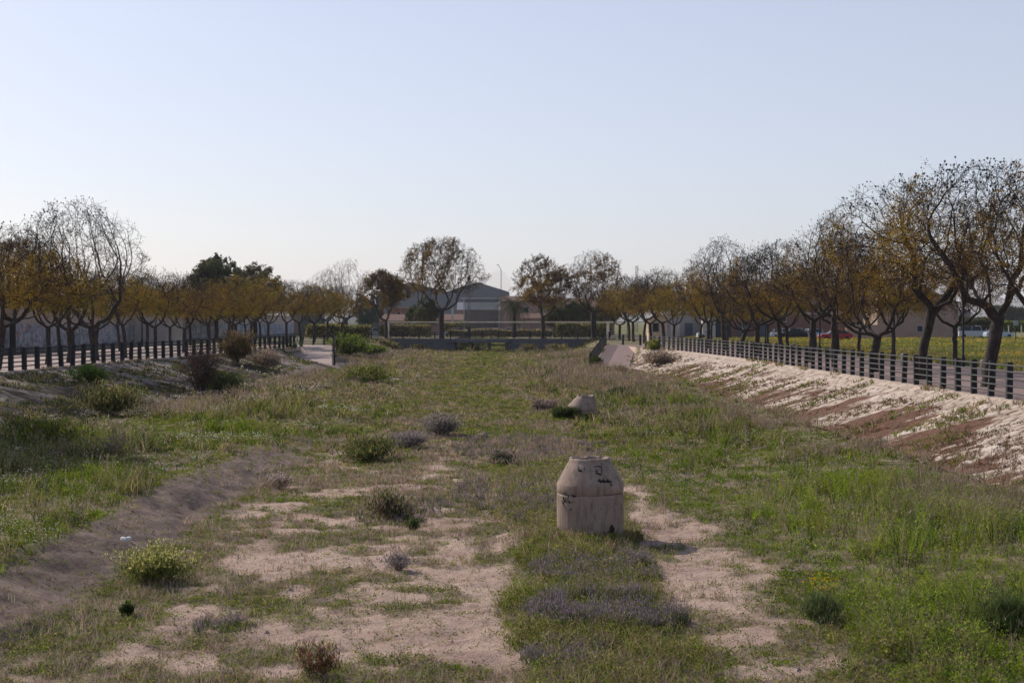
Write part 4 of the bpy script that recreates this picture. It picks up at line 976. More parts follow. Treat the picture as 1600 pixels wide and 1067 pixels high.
# left rows
GLT = 'street trees along the promenade in front of the graffiti wall'
rowL = [(48.5, 'sparse_c', 1.0), (57, 'sparse_b', .95), (65.5, 'sparse_a', .9), (73.5, 'leafy_c', 1.0), (82, 'leafy_a', .92), (85.5, 'bare_b', 1.0), (90.5, 'bare_a', 1.02), (98.5, 'leafy_b', .93), (106, 'leafy_d', .93), (114.5, 'leafy_c', .85), (123, 'leafy_e', .95), (131, 'leafy_a', .95), (139.5, 'leafy_b', 1.0), (148, 'leafy_a', 1.0), (157, 'leafy_e', .98), (166, 'leafy_d', 1.05), (175, 'leafy_a', 1.0), (185, 'leafy_b', 1.05), (196, 'leafy_c', 1.0)]
offl = ['airy tree farthest past the left edge beside the dark fence', 'second tree past the left edge, its crown just outside', 'sparse tree just past the left edge behind the dark fence']
for i, (y, kd, s) in enumerate(rowL):
    x = -26.6+rs.uniform(-.2, .2)
    if kd == 'bare_a' and i == 5: x = -27.8
    if y > 110: x = -26.6+(y-110)*.035
    if i < 3: lab = offl[i]
    elif i == 5: lab = 'tall leafless tree with a rounded crown standing above the yellow trees, the left one'
    elif i == 6: lab = 'tall leafless tree with a thick trunk and wide crown, the right one'
    else: lab = 'yellow brown tree, %s from the left in the front row before the graffiti wall' % (['first', 'second', '', '', 'third', 'fourth', 'fifth', 'sixth', 'seventh', 'eighth', 'ninth', 'tenth', 'eleventh', 'twelfth', 'thirteenth', 'fourteenth'][i-3])
    mktree(kd, x, y, rs.uniform(0, 6.28), s, lab, 'tree', GLT)
rowM = [(105, 'leafy_e'), (114, 'leafy_d'), (122, 'leafy_b'), (131, 'leafy_a'), (140, 'leafy_c'), (149, 'leafy_b'), (158, 'leafy_a'), (168, 'leafy_b'), (178, 'leafy_a'), (189, 'leafy_b')]
ordq = ['nearest', 'second', 'third', 'fourth', 'fifth', 'sixth', 'seventh', 'eighth', 'ninth', 'farthest']
for i, (y, kd) in enumerate(rowM):
    mktree(kd, -33.6+rs.uniform(-.3, .3), y, rs.uniform(0, 6.28), rs.uniform(.85, .98), 'yellowing tree close against the graffiti wall, %s in its row' % ordq[i], 'tree', 'street trees close against the graffiti wall')
KIND['shade'] = tree_meshes('t', 63, 1.5, GR, H=10, Rc=3.9, fork=2.6, cb=3.6, nattr=1600, nl=4, rtrunk=.26, step=.36, gap=.42, twigs=1.6, leafs=(.2, .4), lowbias=0, lw=.5)
mktree('shade', -21.2, 45.5, 1.0, (1.0, -1.0), 'leafy tree standing on the shaded bank just past the left edge', 'tree', None, 'bank_tree')
# big trees at the culvert wall
def pt(px, d): return (px-800)/F*d
D0 = 203.0; sP = D0/F
KIND['c690'] = tree_meshes('t', 51, .36, BR, H=14.2, Rc=7.0, fork=4.2, cb=6.6, holes=.44, lowr=.62, nattr=3000, nl=6, rtrunk=.38, step=.36, gap=.38, twigs=2.0, leafs=(.12, .26), flat=.92, lowbias=.1)
KIND['c848'] = tree_meshes('t', 52, 1.0, BR, H=11.9, Rc=4.6, fork=3.2, cb=5.0, nattr=1800, nl=3, rtrunk=.3, step=.38, gap=.45, twigs=2.2, leafs=(.14, .3), lowbias=0)
KIND['c927'] = tree_meshes('t', 53, .5, BR[:4], H=12.8, Rc=5.3, fork=3.8, cb=5.6, nattr=2200, nl=5, rtrunk=.4, step=.38, gap=.45, twigs=2.0, leafs=(.12, .26))
KIND['c600'] = tree_meshes('t', 54, 1.0, BR, H=9.6, Rc=3.9, fork=2.6, cb=4.4, nattr=1500, nl=2, rtrunk=.24, step=.34, gap=.4, twigs=2.2, leafs=(.14, .3), lowbias=0, skew=(-.6, 0))
KIND['b540'] = tree_meshes('t', 55, .12, BR, e=1.95, wig=.15, H=12.5, Rc=5.0, fork=3.0, cb=5.0, nattr=1700, nl=5, rtrunk=.35, step=.38, gap=.45, twigs=1.6)
for kd, px, d, lab in (('c690', 690, 207.5, 'tallest tree at the culvert wall, wide umbrella crown of thin brown leaves'), ('c848', 848, 207.5, 'dense brown tree with a forked sinuous trunk at the culvert wall'),
                       ('c927', 928, 207.5, 'airy grey brown tree beside the reddish ramp end of the culvert wall'), ('c600', 603, 208, 'short rusty tree with a crooked double trunk at the shaded end of the culvert wall')):
    mktree(kd, pt(px, d), d, {'c690': .3, 'c848': 1.2, 'c927': 2.2, 'c600': 0}[kd], 1.0, lab, 'tree', 'large trees along the culvert wall', 'wall_tree')
mktree('b540', pt(540, 222), 222, 1.0, .98, 'large bare tree behind the end of the yellow row on the left', 'tree', 'trees behind the graffiti wall', 'bare_tree')
mktree('b540', pt(505, 235), 235, 2.4, .9, 'smaller bare tree partly hidden just left of the large bare one', 'tree', 'trees behind the graffiti wall', 'bare_tree')
mktree('c690', pt(20, 112), 112, 2.0, .62, 'brown tree behind the wall at the left edge', 'tree', 'trees behind the graffiti wall', 'garden_tree')
KIND['green'] = tree_meshes('t', 61, .85, GR, H=11.5, Rc=4.2, fork=3, cb=4.0, nattr=1700, nl=4, rtrunk=.3, step=.38, gap=.42, twigs=2.2, leafs=(.25, .5), lowbias=0, lw=.5)
KIND['greenb'] = tree_meshes('t', 62, .75, [(.12, .12, .06), (.16, .13, .07), (.17, .115, .06)], H=11, Rc=4.4, fork=3, cb=4.4, nattr=1500, nl=5, rtrunk=.3, step=.38, gap=.42, twigs=2.0, leafs=(.2, .4), lowbias=0, lw=.5)
mktree('green', pt(338, 175), 175, 0, .9, 'dark green tree rising above the yellow row behind the graffiti wall', 'tree', 'trees behind the graffiti wall', 'garden_tree')
mktree('greenb', pt(398, 190), 190, 2, .92, 'broader brown green tree right of the dark green one behind the wall', 'tree', 'trees behind the graffiti wall', 'garden_tree')
mktree('greenb', pt(366, 185), 186, 4, .72, 'small dark tree between the two green trees behind the wall', 'tree', 'trees behind the graffiti wall', 'garden_tree')
for px, d, s, lab in ((575, 226, .58, 'dark evergreen tree behind the green sports net'), (668, 232, .55, 'yellow green bushy tree left of the tallest wall tree'), (648, 240, .45, 'low bushy tree under the warehouse roof'), (890, 232, .52, 'dark bushy tree behind the dense brown wall tree'), (912, 236, .5, 'dark bushy tree behind the trunk of the airy tree'), (948, 240, .55, 'dark bushy tree right of the airy tree'), (865, 236, .42, 'low bush tree between the two palms')):
    mktree('green', pt(px, d), d, px % 6, s, lab, 'tree', 'bushy trees behind the culvert wall', 'bushy_tree')
for px, d, s, lab in ((14, 118, .5, 'dark cypress like tree at the left edge behind the wall'), (53, 128, .42, 'second narrow dark tree behind the wall beside the pink house')):
    t_ = mktree('green', pt(px, d), d, 1, s, lab, 'tree', 'narrow dark trees behind the wall', 'cypress'); t_.scale = (s*.35, s*.35, s)
# ---------------------------------------------------------------- palms
def palm(px, d, h, fr_len, label, seed):
    rg = np.random.default_rng(seed); root = empty('palm', (pt(px, d), d, 0)); tag(root, label, 'palm', 'palms behind the culvert wall')
    tubes_obj('trunk', [(np.array([[0, 0, -.1], [.05, 0, h*.3], [.1, 0, h*.7], [.08, 0, h]]), [.34, .3, .28, .36])], BARK, root, 10)
    B = []
    V = []; Q = []; C = []; k = 0
    for i in range(64):
        a = rg.uniform(0, 6.283); el = rg.uniform(-.5, 1.35); L = fr_len*rg.uniform(.8, 1.1); t = np.linspace(0, 1, 9)
        hx = np.cumsum(np.cos(el-t*1.5))*L/9; hz = np.cumsum(np.sin(el-t*1.5))*L/9
        pts = np.stack([math.cos(a)*hx, math.sin(a)*hx, h+hz], -1); sdv = np.array([-math.sin(a), math.cos(a), 0]); cc = np.array([(.06, .075, .035), (.08, .09, .045), (.10, .09, .05)][i % 3])
        for j in range(1, 9):
            for s in (-1, 1):
                for m in range(3):
                    p = pts[j-1]+(pts[j]-pts[j-1])*m/3; tip = p+sdv*s*.45*(1-.5*t[j])+(pts[j]-pts[j-1])*.6-[0, 0, .22]; w_ = (pts[j]-pts[j-1])*.16
                    V += [p-w_*.5, p+w_*.5, tip]; Q.append([k, k+1, k+2]); C += [cc]*3; k += 3
        r_ = .03; 
        for j in range(8):
            V += [pts[j]+[0, 0, r_], pts[j]-[0, 0, r_], pts[j+1]]; Q.append([k, k+1, k+2]); C += [cc*.9]*3; k += 3
    link('fronds', npmesh('fronds', V, Q, np.full(len(Q), 3), np.array(C)), root, CROWN)
palm(803, 228, 5.0, 4.0, 'broad palm left of the dense brown wall tree', 1)
palm(868, 232, 4.3, 3.9, 'palm with arching fronds between the two large wall trees', 2)
palm(893, 246, 4.4, 3.6, 'smaller palm half hidden behind the airy wall tree', 3)

# ================================================================ culvert wall and bridge
WALLC = concrete('culvert_concrete', (.075, .08, .10), (.17, .175, .20))
xl_, xr_ = pt(558, YW), pt(962, YW); ox0, ox1 = pt(711, YW), pt(789, YW)
root = empty('culvert_bridge', (0, YW, FLOOR)); tag(root, 'low concrete culvert wall and bridge closing the far end of the channel', 'bridge')
boxobj('wing_wall', [((xl_+ox0)/2, .3, .85, ox0-xl_, .6, 1.75)], WALLC, root); boxobj('wing_wall', [((xr_+ox1)/2, .3, .85, xr_-ox1, .6, 1.75)], WALLC, root)
boxobj('deck', [((ox0+ox1)/2, 4, 1.46, ox1-ox0+1.6, 9, .46)], WALLC, root)
boxobj('abutment', [(ox0-.15, 4.6, .6, .3, 8, 1.26)], WALLC, root); boxobj('abutment', [(ox1+.15, 4.6, .6, .3, 8, 1.26)], WALLC, root)
for px in (736, 764): boxobj('pier', [(pt(px, YW), 4, .6, .42, 7.6, 1.26)], WALLC, root)
COPE = plain('coping', (.12, .12, .13)); boxobj('coping', [((xl_+xr_)/2, .3, 1.76, xr_-xl_, .75, .09)], COPE, root)
root = empty('bridge_railing', (0, YW+.3, .09)); tag(root, 'dark railing with widely spaced posts along the culvert wall', 'railing')
for px in np.arange(580, 962, 24.8): boxobj('post', [(pt(px, YW), 0, .48, .16, .16, .98)], DARK, root)
for h in (.25, .5, .72, .92): boxobj('rail', [((xl_+xr_)/2, 0, h, xr_-xl_, .035, .035)], DARK, root)
# wire fence with cream top rail
CREAM = plain('cream_paint', (.80, .71, .58)); GALV = plain('galvanised', (.13, .135, .13), .6)
def wire_mat(name, colr, dens, scale):
    q = NT(name); v = q.coord('Object'); t = q.t
    sep = q.n('ShaderNodeSeparateXYZ'); q.l(v, sep.inputs[0])
    a = q.math('ADD', sep.outputs[0], sep.outputs[2]); b = q.math('SUBTRACT', sep.outputs[0], sep.outputs[2])
    fa = q.math('FRACT', q.math('MULTIPLY', a, scale)); fb = q.math('FRACT', q.math('MULTIPLY', b, scale))
    m = q.math('MAXIMUM', q.math('LESS_THAN', fa, dens), q.math('LESS_THAN', fb, dens))
    tr = q.n('ShaderNodeBsdfTransparent'); mx = q.n('ShaderNodeMixShader'); q.l(m, mx.inputs[0]); q.l(tr.outputs[0], mx.inputs[1]); q.l(q.b.outputs[0], mx.inputs[2])
    q.l(mx.outputs[0], t.nodes['Material Output'].inputs[0]); return q.out(colr)
WIRE = wire_mat('chain_link', (.10, .105, .10), .10, 3.3); NET = wire_mat('green_net', (.05, .09, .085), .33, 5); NETF = wire_mat('ball_net', (.25, .25, .26), .05, 2.2)
yw2 = 216.
root = empty('pitch_fence', (0, yw2, 0)); tag(root, 'long wire fence under a cream coloured top rail behind the culvert wall', 'fence')
a, b = pt(600, yw2), pt(1006, yw2); boxobj('top_rail', [((a+b)/2, 0, 2.46, b-a, .18, .2)], CREAM, root)
boxobj('pillar', [(pt(605, yw2), 0, 1.2, .62, .5, 2.4)], CREAM, root); boxobj('pillar', [(pt(950, yw2), 0, 1.2, .4, .4, 2.4)], CREAM, root)
for px in (640, 673, 720, 743, 766, 811, 830, 868, 900, 980): boxobj('post', [(pt(px, yw2), 0, 1.2, .1, .1, 2.4)], GALV, root)
V = [(a, 0, 0), (b, 0, 0), (b, 0, 2.4), (a, 0, 2.4)]; link('wire_mesh', npmesh('wire_mesh', V, [0, 1, 2, 3], [4]), root, WIRE)
yn = 221.
root = empty('sports_net', (0, yn, 0)); tag(root, 'tall green windscreen net on posts at the end of the yellow trees', 'net')
a, b = pt(470, yn), pt(592, yn)
for px in (470, 500, 530, 560, 592): boxobj('post', [(pt(px, yn), 0, 2.9, .12, .12, 5.9)], GALV, root)
link('net', npmesh('net', [(a, 0, 0), (b, 0, 0), (b, 0, 5.8), (a, 0, 5.8)], [0, 1, 2, 3], [4]), root, NET)
# goal like frame of a pergola
yg = 250.
root = empty('metal_frame', (0, yg, 0)); tag(root, 'pale rectangular metal frame standing in front of the warehouse', 'frame'); zt = CZ+(HY-467)/F*yg
PALE = plain('pale_metal', (.42, .38, .36))
for px in (725, 780): boxobj('upright', [(pt(px, yg), 0, zt/2, .16, .16, zt)], PALE, root)
boxobj('crossbar', [((pt(721, yg)+pt(780, yg))/2, 0, zt+.1, pt(784, yg)-pt(721, yg), .2, .2)], PALE, root)
link('net', npmesh('net', [(pt(726, yg), .1, 0), (pt(779, yg), .1, 0), (pt(779, yg), .1, zt-.1), (pt(726, yg), .1, zt-.1)], [0, 1, 2, 3], [4]), root, NET)
boxobj('utility_cabinet', [], PALE) if False else None
o = boxobj('pillar_box', [(pt(733, 209), 209, .85, .42, .42, 1.7), (pt(733, 209), 209, 1.73, .5, .5, .06)], plain('blue_metal', (.035, .05, .075))); tag(o, 'dark blue metal pillar standing on the culvert bridge', 'pillar')
def lattice(px, d, z0, z1, w0, label, name='lattice_mast', arm=False):
    root = empty(name, (pt(px, d), d, 0)); tag(root, label, 'mast'); L = []
    n = int((z1-z0)/ (w0*1.6)); zs = np.linspace(0, z1, max(6, int(z1/(w0*1.5))))
    for sx in (-1, 1):
        for sy in (-1, 1): L.append((np.array([[sx*w0/2, sy*w0/2, 0], [sx*w0/2, sy*w0/2, z1]]), .045))
    for i in range(len(zs)-1):
        s = 1 if i % 2 else -1
        for sy in (-1, 1): L.append((np.array([[-s*w0/2, sy*w0/2, zs[i]], [s*w0/2, sy*w0/2, zs[i+1]]]), .03)); L.append((np.array([[-w0/2, sy*w0/2, zs[i+1]], [w0/2, sy*w0/2, zs[i+1]]]), .03))
    tubes_obj('frame', L, GALV, root, 4)
    return root
m_ = lattice(733, 226, 0, CZ+(HY-437)/F*226, .34, 'slim lattice mast with a dark lamp on top, right of the tallest wall tree')
boxobj('lamp_head', [(0, 0, CZ+(HY-435)/F*226, .5, .4, .35), (.1, 0, CZ+(HY-432)/F*226, .3, .25, .3)], DARK, m_)
m_ = lattice(995, 330, 0, CZ+(HY-416)/F*330, .5, 'tall lattice pylon above the far end of the sunlit tree row', 'lattice_pylon')
zt = CZ+(HY-420)/F*330
def wire(name, p, q, sag, r, label):
    t = np.linspace(0, 1, 14)[:, None]; P = np.array(p)*(1-t)+np.array(q)*t; P[:, 2] -= sag*4*t[:, 0]*(1-t[:, 0])
    o = tubes_obj(name, [(P, r)], GALV, None, 4); tag(o, label, 'cable'); return o
wire('overhead_cable', (pt(995, 330), 330, zt), (pt(1120, 250), 250, zt-3), 1.2, .03, 'overhead cable running right from the lattice pylon')
yq = 232.; zq = CZ+(HY-414)/F*yq
root = empty('floodlight_pole', (pt(783, yq), yq, 0)); tag(root, 'slim curved pole rising beside the broad palm', 'pole')
tubes_obj('pole', [(np.array([[0, 0, 0], [0, 0, zq-1.1], [-.08, 0, zq-.6], [-.5, 0, zq]]), [.06, .05, .045, .04])], GALV, root, 6)
boxobj('lamp_head', [(-.55, 0, zq+.02, .3, .2, .08)], GALV, root)
link('ball_net', npmesh('ball_net', [(pt(745, yq)-pt(783, yq), 0, 3), (pt(798, yq)-pt(783, yq), 0, 3), (pt(798, yq)-pt(783, yq), 0, zq-2.5), (0, 0, zq-.7), (pt(745, yq)-pt(783, yq), 0, zq-2.2)], [0, 1, 2, 3, 4], [5]), root, NETF)

# ================================================================ walls and buildings
def wall_m(name, c, var=.12): return plain(name, c, .9, var, .8)
def graffiti_mat():
    q = NT('graffiti_wall'); v = q.coord('Object'); sep = q.n('ShaderNodeSeparateXYZ'); q.l(v, sep.inputs[0])
    base = q.ramp(q.noise(v, .35, 6), [(.3, (.42, .335, .29)), (.7, (.52, .43, .375))])
    # big painted letters: warped voronoi cells with dark outlines over pale fills
    mp = q.n('ShaderNodeMapping'); mp.inputs['Scale'].default_value = (1, .75, .62); q.l(v, mp.inputs[0])
    nz = q.n('ShaderNodeTexNoise'); nz.inputs['Scale'].default_value = 1.6; nz.inputs['Detail'].default_value = 3; q.l(mp.outputs[0], nz.inputs['Vector'])
    wv = q.mix(.85, mp.outputs[0], nz.outputs['Color'], 'ADD')
    vo = q.n('ShaderNodeTexVoronoi'); vo.feature = 'DISTANCE_TO_EDGE'; vo.inputs['Scale'].default_value = 1.9; q.l(wv, vo.inputs['Vector'])
    vc = q.n('ShaderNodeTexVoronoi'); vc.inputs['Scale'].default_value = 1.9; q.l(wv, vc.inputs['Vector'])
    hs = q.n('ShaderNodeSeparateColor'); q.l(vc.outputs['Color'], hs.inputs[0])
    fill = q.ramp(hs.outputs[0], [(0, (.50, .50, .54)), (.3, (.42, .45, .52)), (.5, (.54, .51, .51)), (.78, (.34, .39, .48)), (.92, (.14, .32, .38)), (.97, (.38, .25, .24))])
    c = q.mix(q.ramp(vo.outputs['Distance'], [(.02, (.75, .75, .75)), (.07, (0, 0, 0))]), fill, (.10, .11, .16))
    sc_ = q.noise(q.coord('Object', (1, 1.3, 1.0)), 3.2, 4, .8)
    c = q.mix(q.ramp(sc_, [(.57, (0, 0, 0)), (.61, (.85, .85, .85))]), c, (.07, .08, .13))
    top = q.noise(q.coord('Object', (.3, .3, .3)), 1.0, 3)
    lim = q.math('ADD', 1.45, q.math('MULTIPLY', top, 1.5))
    m = q.math('LESS_THAN', sep.outputs[2], lim)
    c = q.mix(q.math('MULTIPLY', m, .92), base, c)
    low_ = q.math('LESS_THAN', sep.outputs[2], q.math('MULTIPLY', q.noise(v, .8, 5), .9))
    c = q.mix(q.math('MULTIPLY', low_, .7), c, (.07, .065, .065)); return q.out(c, .9)
GW = graffiti_mat(); CAP = plain('wall_cap', (.36, .25, .21))
root = empty('graffiti_wall', (-40, 60, 0)); tag(root, 'long shaded boundary wall covered in pale blue graffiti behind the left trees', 'wall')
boxobj('wall', [(0, 100, 1.75, .3, 200, 3.5)], GW, root); boxobj('capping', [(0, 100, 3.54, .42, 200, .08)], CAP, root)
for k_ in range(12): boxobj('pilaster', [(.17, 3+k_*17, 1.74, .05, .35, 3.46)], wall_m('pilaster_render', (.33, .27, .24)) if k_ == 0 else bpy.data.materials['pilaster_render'], root)
def wall_m(name, c, var=.12): return plain(name, c, .9, var, .8)
TILE = plain('roof_tile', (.17, .10, .08), .9, .3, 6); GLASS = plain('window_glass', (.03, .035, .045), .25, .2); MET = plain('warehouse_grey', (.20, .20, .225), .8, .05, .4)
BRICKR = None
def brick_mat(name, a, b):
    q = NT(name); v = q.coord('Object'); br = q.n('ShaderNodeTexBrick'); mp = q.n('ShaderNodeMapping'); mp.inputs['Rotation'].default_value = (R(90), 0, 0); q.l(v, mp.inputs[0]); q.l(mp.outputs[0], br.inputs[0])
    br.inputs['Scale'].default_value = 4; br.inputs['Color1'].default_value = (*a, 1); br.inputs['Color2'].default_value = (*b, 1); br.inputs['Mortar'].default_value = (.25, .2, .18, 1)
    return q.out(q.mix(.4, br.outputs[0], q.ramp(q.noise(v, .6, 6), [(.3, (.7, .7, .7)), (.7, (1, 1, 1))]), 'MULTIPLY'), .9)
BRK = brick_mat('red_brick', (.21, .10, .085), (.25, .12, .10))
def building(name, px0, px1, d, depth, eave_py, label, wm, roof='flat', ridge=0, windows=(), doors=(), band=None, rm=None, group=None, base=0, cat='building', along='x', over=.3):
    x0, x1 = pt(px0, d), pt(px1, d); ze = CZ+(HY-eave_py)/F*d; W = x1-x0
    root = empty(name, ((x0+x1)/2, d, 0)); tag(root, label, cat, group)
    if roof == 'gablefront':
        V = [(-W/2, 0, 0), (W/2, 0, 0), (W/2, 0, ze), (0, 0, ze+ridge), (-W/2, 0, ze)]; V += [(x, depth, z) for x, y, z in V]
        link('wall', npmesh('wall', V, [0, 1, 2, 3, 4, 9, 8, 7, 6, 5, 1, 6, 7, 2, 0, 4, 9, 5], [5, 5, 4, 4]), root, wm)
        t = .12; o_ = over
        k = ridge/(W/2)
        V = [(-W/2-o_, -o_, ze-k*o_), (0, -o_, ze+ridge), (W/2+o_, -o_, ze-k*o_)]; V = [(x, y, z+.03) for x, y, z in V]+[(x, y, z+t+.03) for x, y, z in V]; V += [(x, depth+o_, z) for x, y, z in V]
        Q = [[0, 1, 4, 3], [1, 2, 5, 4], [3, 4, 10, 9], [4, 5, 11, 10], [0, 6, 7, 1], [1, 7, 8, 2], [0, 3, 9, 6], [2, 8, 11, 5], [6, 9, 10, 7], [7, 10, 11, 8]]
        link('roof', npmesh('roof', V, Q, [4]*len(Q)), root, rm or TILE)
    elif roof == 'gableside':
        boxobj('wall', [(0, depth/2, ze/2, W, depth, ze)], wm, root)
        V = [(-W/2-.3, -.4, ze-.02), (W/2+.3, -.4, ze-.02), (W/2+.3, depth/2, ze+ridge), (-W/2-.3, depth/2, ze+ridge), (-W/2-.3, depth+.4, ze-.02), (W/2+.3, depth+.4, ze-.02)]
        link('roof', npmesh('roof', V, [0, 1, 2, 3, 3, 2, 5, 4, 0, 3, 4, 1, 5, 2, 0, 4, 5, 1], [4, 4, 3, 3, 4]), root, rm or TILE)
    else:
        boxobj('wall', [(0, depth/2, ze/2, W, depth, ze)], wm, root)
        boxobj('roof', [(0, depth/2, ze+.06, W+.2, depth+.2, .12)], rm or CAP, root)
    def rect(p): a, b, c_, d_ = p; return ((pt(a, d)+pt(b, d))/2-(x0+x1)/2, CZ+(HY-(c_+d_)/2)/F*d, pt(b, d)-pt(a, d), (d_-c_)/F*d)
    for p in windows:
        cx, cz, w_, h_ = rect(p); f = boxobj('window', [(cx, -.03, cz, w_+.2, .08, h_+.2)], PALE, root); boxobj('pane', [(cx, -.06, cz, w_, .06, h_)], GLASS, f)
    for p in doors:
        cx, cz, w_, h_ = rect(p[:4]); boxobj('door', [(cx, -.05, cz, w_, .1, h_)], p[4], root)
    if band:
        a, b, m2 = band; za, zb = CZ+(HY-a)/F*d, CZ+(HY-b)/F*d; boxobj('band', [(0, -.04, (za+zb)/2, W+.02, .1, za-zb)], m2, root)
    return root
PINK = wall_m('pink_render', (.36, .25, .20)); TAN = wall_m('tan_render', (.40, .29, .235)); WHT = wall_m('white_render', (.50, .46, .42)); MAU = wall_m('mauve_render', (.30, .20, .18)); GRYW = wall_m('grey_render', (.33, .31, .31)); BLU = plain('blue_door', (.10, .12, .16)); DKB = plain('dark_container', (.04, .05, .065))
building('warehouse', 588, 697, 330, 40, 457, 'grey warehouse with a low gable, the left of the twin gables', MET, 'gablefront', 2.25, rm=MET, group='twin grey warehouses', over=.1)
building('warehouse', 697, 795, 330, 40, 457, 'grey warehouse with a low gable, the right of the twin gables', MET, 'gablefront', 2.25, rm=MET, group='twin grey warehouses', over=.1)
building('house', 610, 662, 285, 9, 481, 'red brown brick house below the left warehouse gable', BRK, 'flat', windows=((620, 626, 488, 496),))
building('house', 560, 640, 262, 8, 501, 'low reddish roofed house behind the crooked rusty tree', MAU, 'gableside', 1.2)
building('house', 640, 722, 262, 8, 500, 'low tiled house behind the trunk of the tallest wall tree', MAU, 'gableside', 1.1, windows=((700, 712, 504, 512),))
o = boxobj('chimney_post', [(pt(707, 256), 256, 2.4, .35, .35, 4.9), (pt(707, 256), 256, 4.9, .5, .5, .12)], WHT); tag(o, 'white rendered post between the tiled houses', 'post')
building('house', 716, 782, 275, 8, 484, 'grey roofed house behind the pale rectangular frame', MAU, 'gableside', 1.5, rm=MET)
building('house', 782, 872, 272, 9, 470, 'large mauve house with a tiled roof behind the broad palm', MAU, 'gableside', 1.0, windows=((818, 826, 480, 488), (840, 848, 480, 488)))
building('house', 872, 960, 280, 9, 481, 'mauve house with a tiled roof behind the airy wall tree', MAU, 'gableside', 2.0, windows=((884, 890, 488, 496), (938, 944, 488, 496)))
building('house', 815, 862, 258, 5, 497, 'low lean-to with a tiled roof in front of the large mauve house', MAU, 'gableside', .9)
building('kiosk', 1016, 1042, 186, 5, 497, 'small cream house with barred window at the end of the sunlit promenade', wall_m('cream_render', (.66, .50, .36)), 'gablefront', .6, windows=((1020, 1029, 505, 518),), rm=WHT)
building('shed', 1042, 1098, 215, 9, 491, 'grey white shed behind the far right trees', GRYW, 'flat', doors=((1048, 1062, 505, 527, WHT), (1070, 1082, 505, 527, BLU)))
building('shed', 1098, 1120, 212, 9, 496, 'pale shed with a wide door beside the dark container', WHT, 'flat')
building('container', 1118, 1142, 200, 6, 495, 'dark blue container beside the red brick building', DKB, 'flat', cat='container', rm=DKB)
building('brick_building', 1142, 1318, 214, 14, 488, 'long red brick building behind the parked cars', BRK, 'flat', doors=((1154, 1167, 506, 528, BLU), (1188, 1200, 508, 528, BLU), (1244, 1254, 512, 528, GRYW)), band=(484, 491, WHT), windows=((1215, 1228, 494, 502),))
building('apartment_building', 1180, 1330, 236, 10, 476, 'pale building rising behind the red brick one', GRYW, 'flat', windows=((1205, 1212, 479, 484), (1232, 1239, 479, 484), (1262, 1269, 479, 484)))
building('house', 1306, 1369, 216, 12, 473, 'pinkish two storey house with a row of dark windows', PINK, 'flat', windows=((1329, 1336, 503, 508), (1338, 1345, 503, 508), (1347, 1354, 503, 508), (1356, 1364, 490, 502)))
r_ = building('garden_wall', 1322, 1371, 192, .3, 509, 'low tan garden wall in front of the pinkish house', TAN, 'flat', cat='wall', rm=TAN)
building('apartment_building', 1371, 1497, 205, 16, 473, 'large pinkish tan block with a blank side and two small windows', PINK, 'gablefront', 2.3, windows=((1434, 1440, 479, 484), (1433, 1441, 509, 518), (1424, 1431, 459, 464)), rm=TAN)
building('house', 20, 62, 128, 9, 479, 'pink house behind the wall near the left edge', wall_m('rose_render', (.55, .38, .33)), 'gableside', 1.3)
building('house', -40, 18, 122, 9, 474, 'tiled house behind the wall at the left edge', wall_m('sand_render', (.45, .34, .28)), 'gableside', 1.6)
building('house', 200, 262, 150, 7, 482, 'white house roof showing over the graffiti wall', WHT, 'gableside', .8, rm=WHT)
building('shed', 452, 482, 262, 20, 478, 'brown shed beyond the end of the graffiti wall', wall_m('brown_render', (.17, .13, .115)), 'flat')
building('far_building', 1498, 1516, 420, 14, 484, 'distant blue grey building seen under the nearest tree', MET, 'flat', rm=DKB)
building('far_building', 1514, 1536, 520, 14, 497, 'distant low pale building with a dark roof', WHT, 'flat', rm=TILE)
# hedges and distant trees
def mass(name, px0, px1, d, depth, ztop, n, cols, label, cat, leaf=.5, lump=3):
    x0, x1 = pt(px0, d), pt(px1, d); X = rng.uniform(x0, x1, n); Y = d+rng.uniform(0, depth, n); top = ztop*(.65+.5*fbm(X/lump, Y/lump, 201)); Z = rng.uniform(0, 1, n)**.6*top
    B = Blades(); B.add(np.stack([X, Y, Z], -1), leaf*rng.uniform(.6, 1.3, n), leaf*.7, rng.uniform(.2, 1.5, n), colmix(n, cols)); return B.build(name, CROWN, label, cat)
def hedge(name, px0, px1, d, depth, ztop, n, cols, label, cat, leaf=.5, lump=3):
    o = mass(name, px0, px1, d, depth, ztop, n, [tuple(v*1.35 for v in c) for c in cols], label, cat, leaf, lump); del o['kind']; return o
hedge('hedge', 1508, 1640, 330, 4, 2.6, 9000, DGREEN+GREEN, 'long clipped green hedge beyond the meadow', 'hedge', .6, 40)
hedge('bushes', 1510, 1556, 250, 5, 3.0, 7000, [(.07, .075, .04), (.09, .085, .05)], 'grey green oleander bushes behind the parked van', 'hedge', .5, 3)
hedge('distant_tree', 1568, 1640, 560, 14, 8.5, 5000, [(.04, .055, .035), (.05, .06, .035)], 'rounded distant dark trees behind the hedge', 'tree', 1.3, 12)
hedge('bushes', 690, 735, 250, 4, 2.2, 2500, OLIVE, 'olive bushes at the foot of the pale rectangular frame', 'hedge', .5, 3)
hedge('bushes', 700, 862, 231, 1.5, 1.15, 6000, OLIVE+BROWN, 'low scrubby bushes hiding most of the cars behind the wire fence', 'hedge', .35, 4)
hedge('bushes', 870, 955, 224, 3, 2.3, 6000, DGREEN+OLIVE, 'dark hedge behind the wire fence', 'hedge', .45, 3)
hedge('bushes', 592, 672, 224, 3, 1.8, 4000, OLIVE+[(.15, .12, .08)], 'dusty olive bushes behind the wire fence', 'hedge', .45, 3)
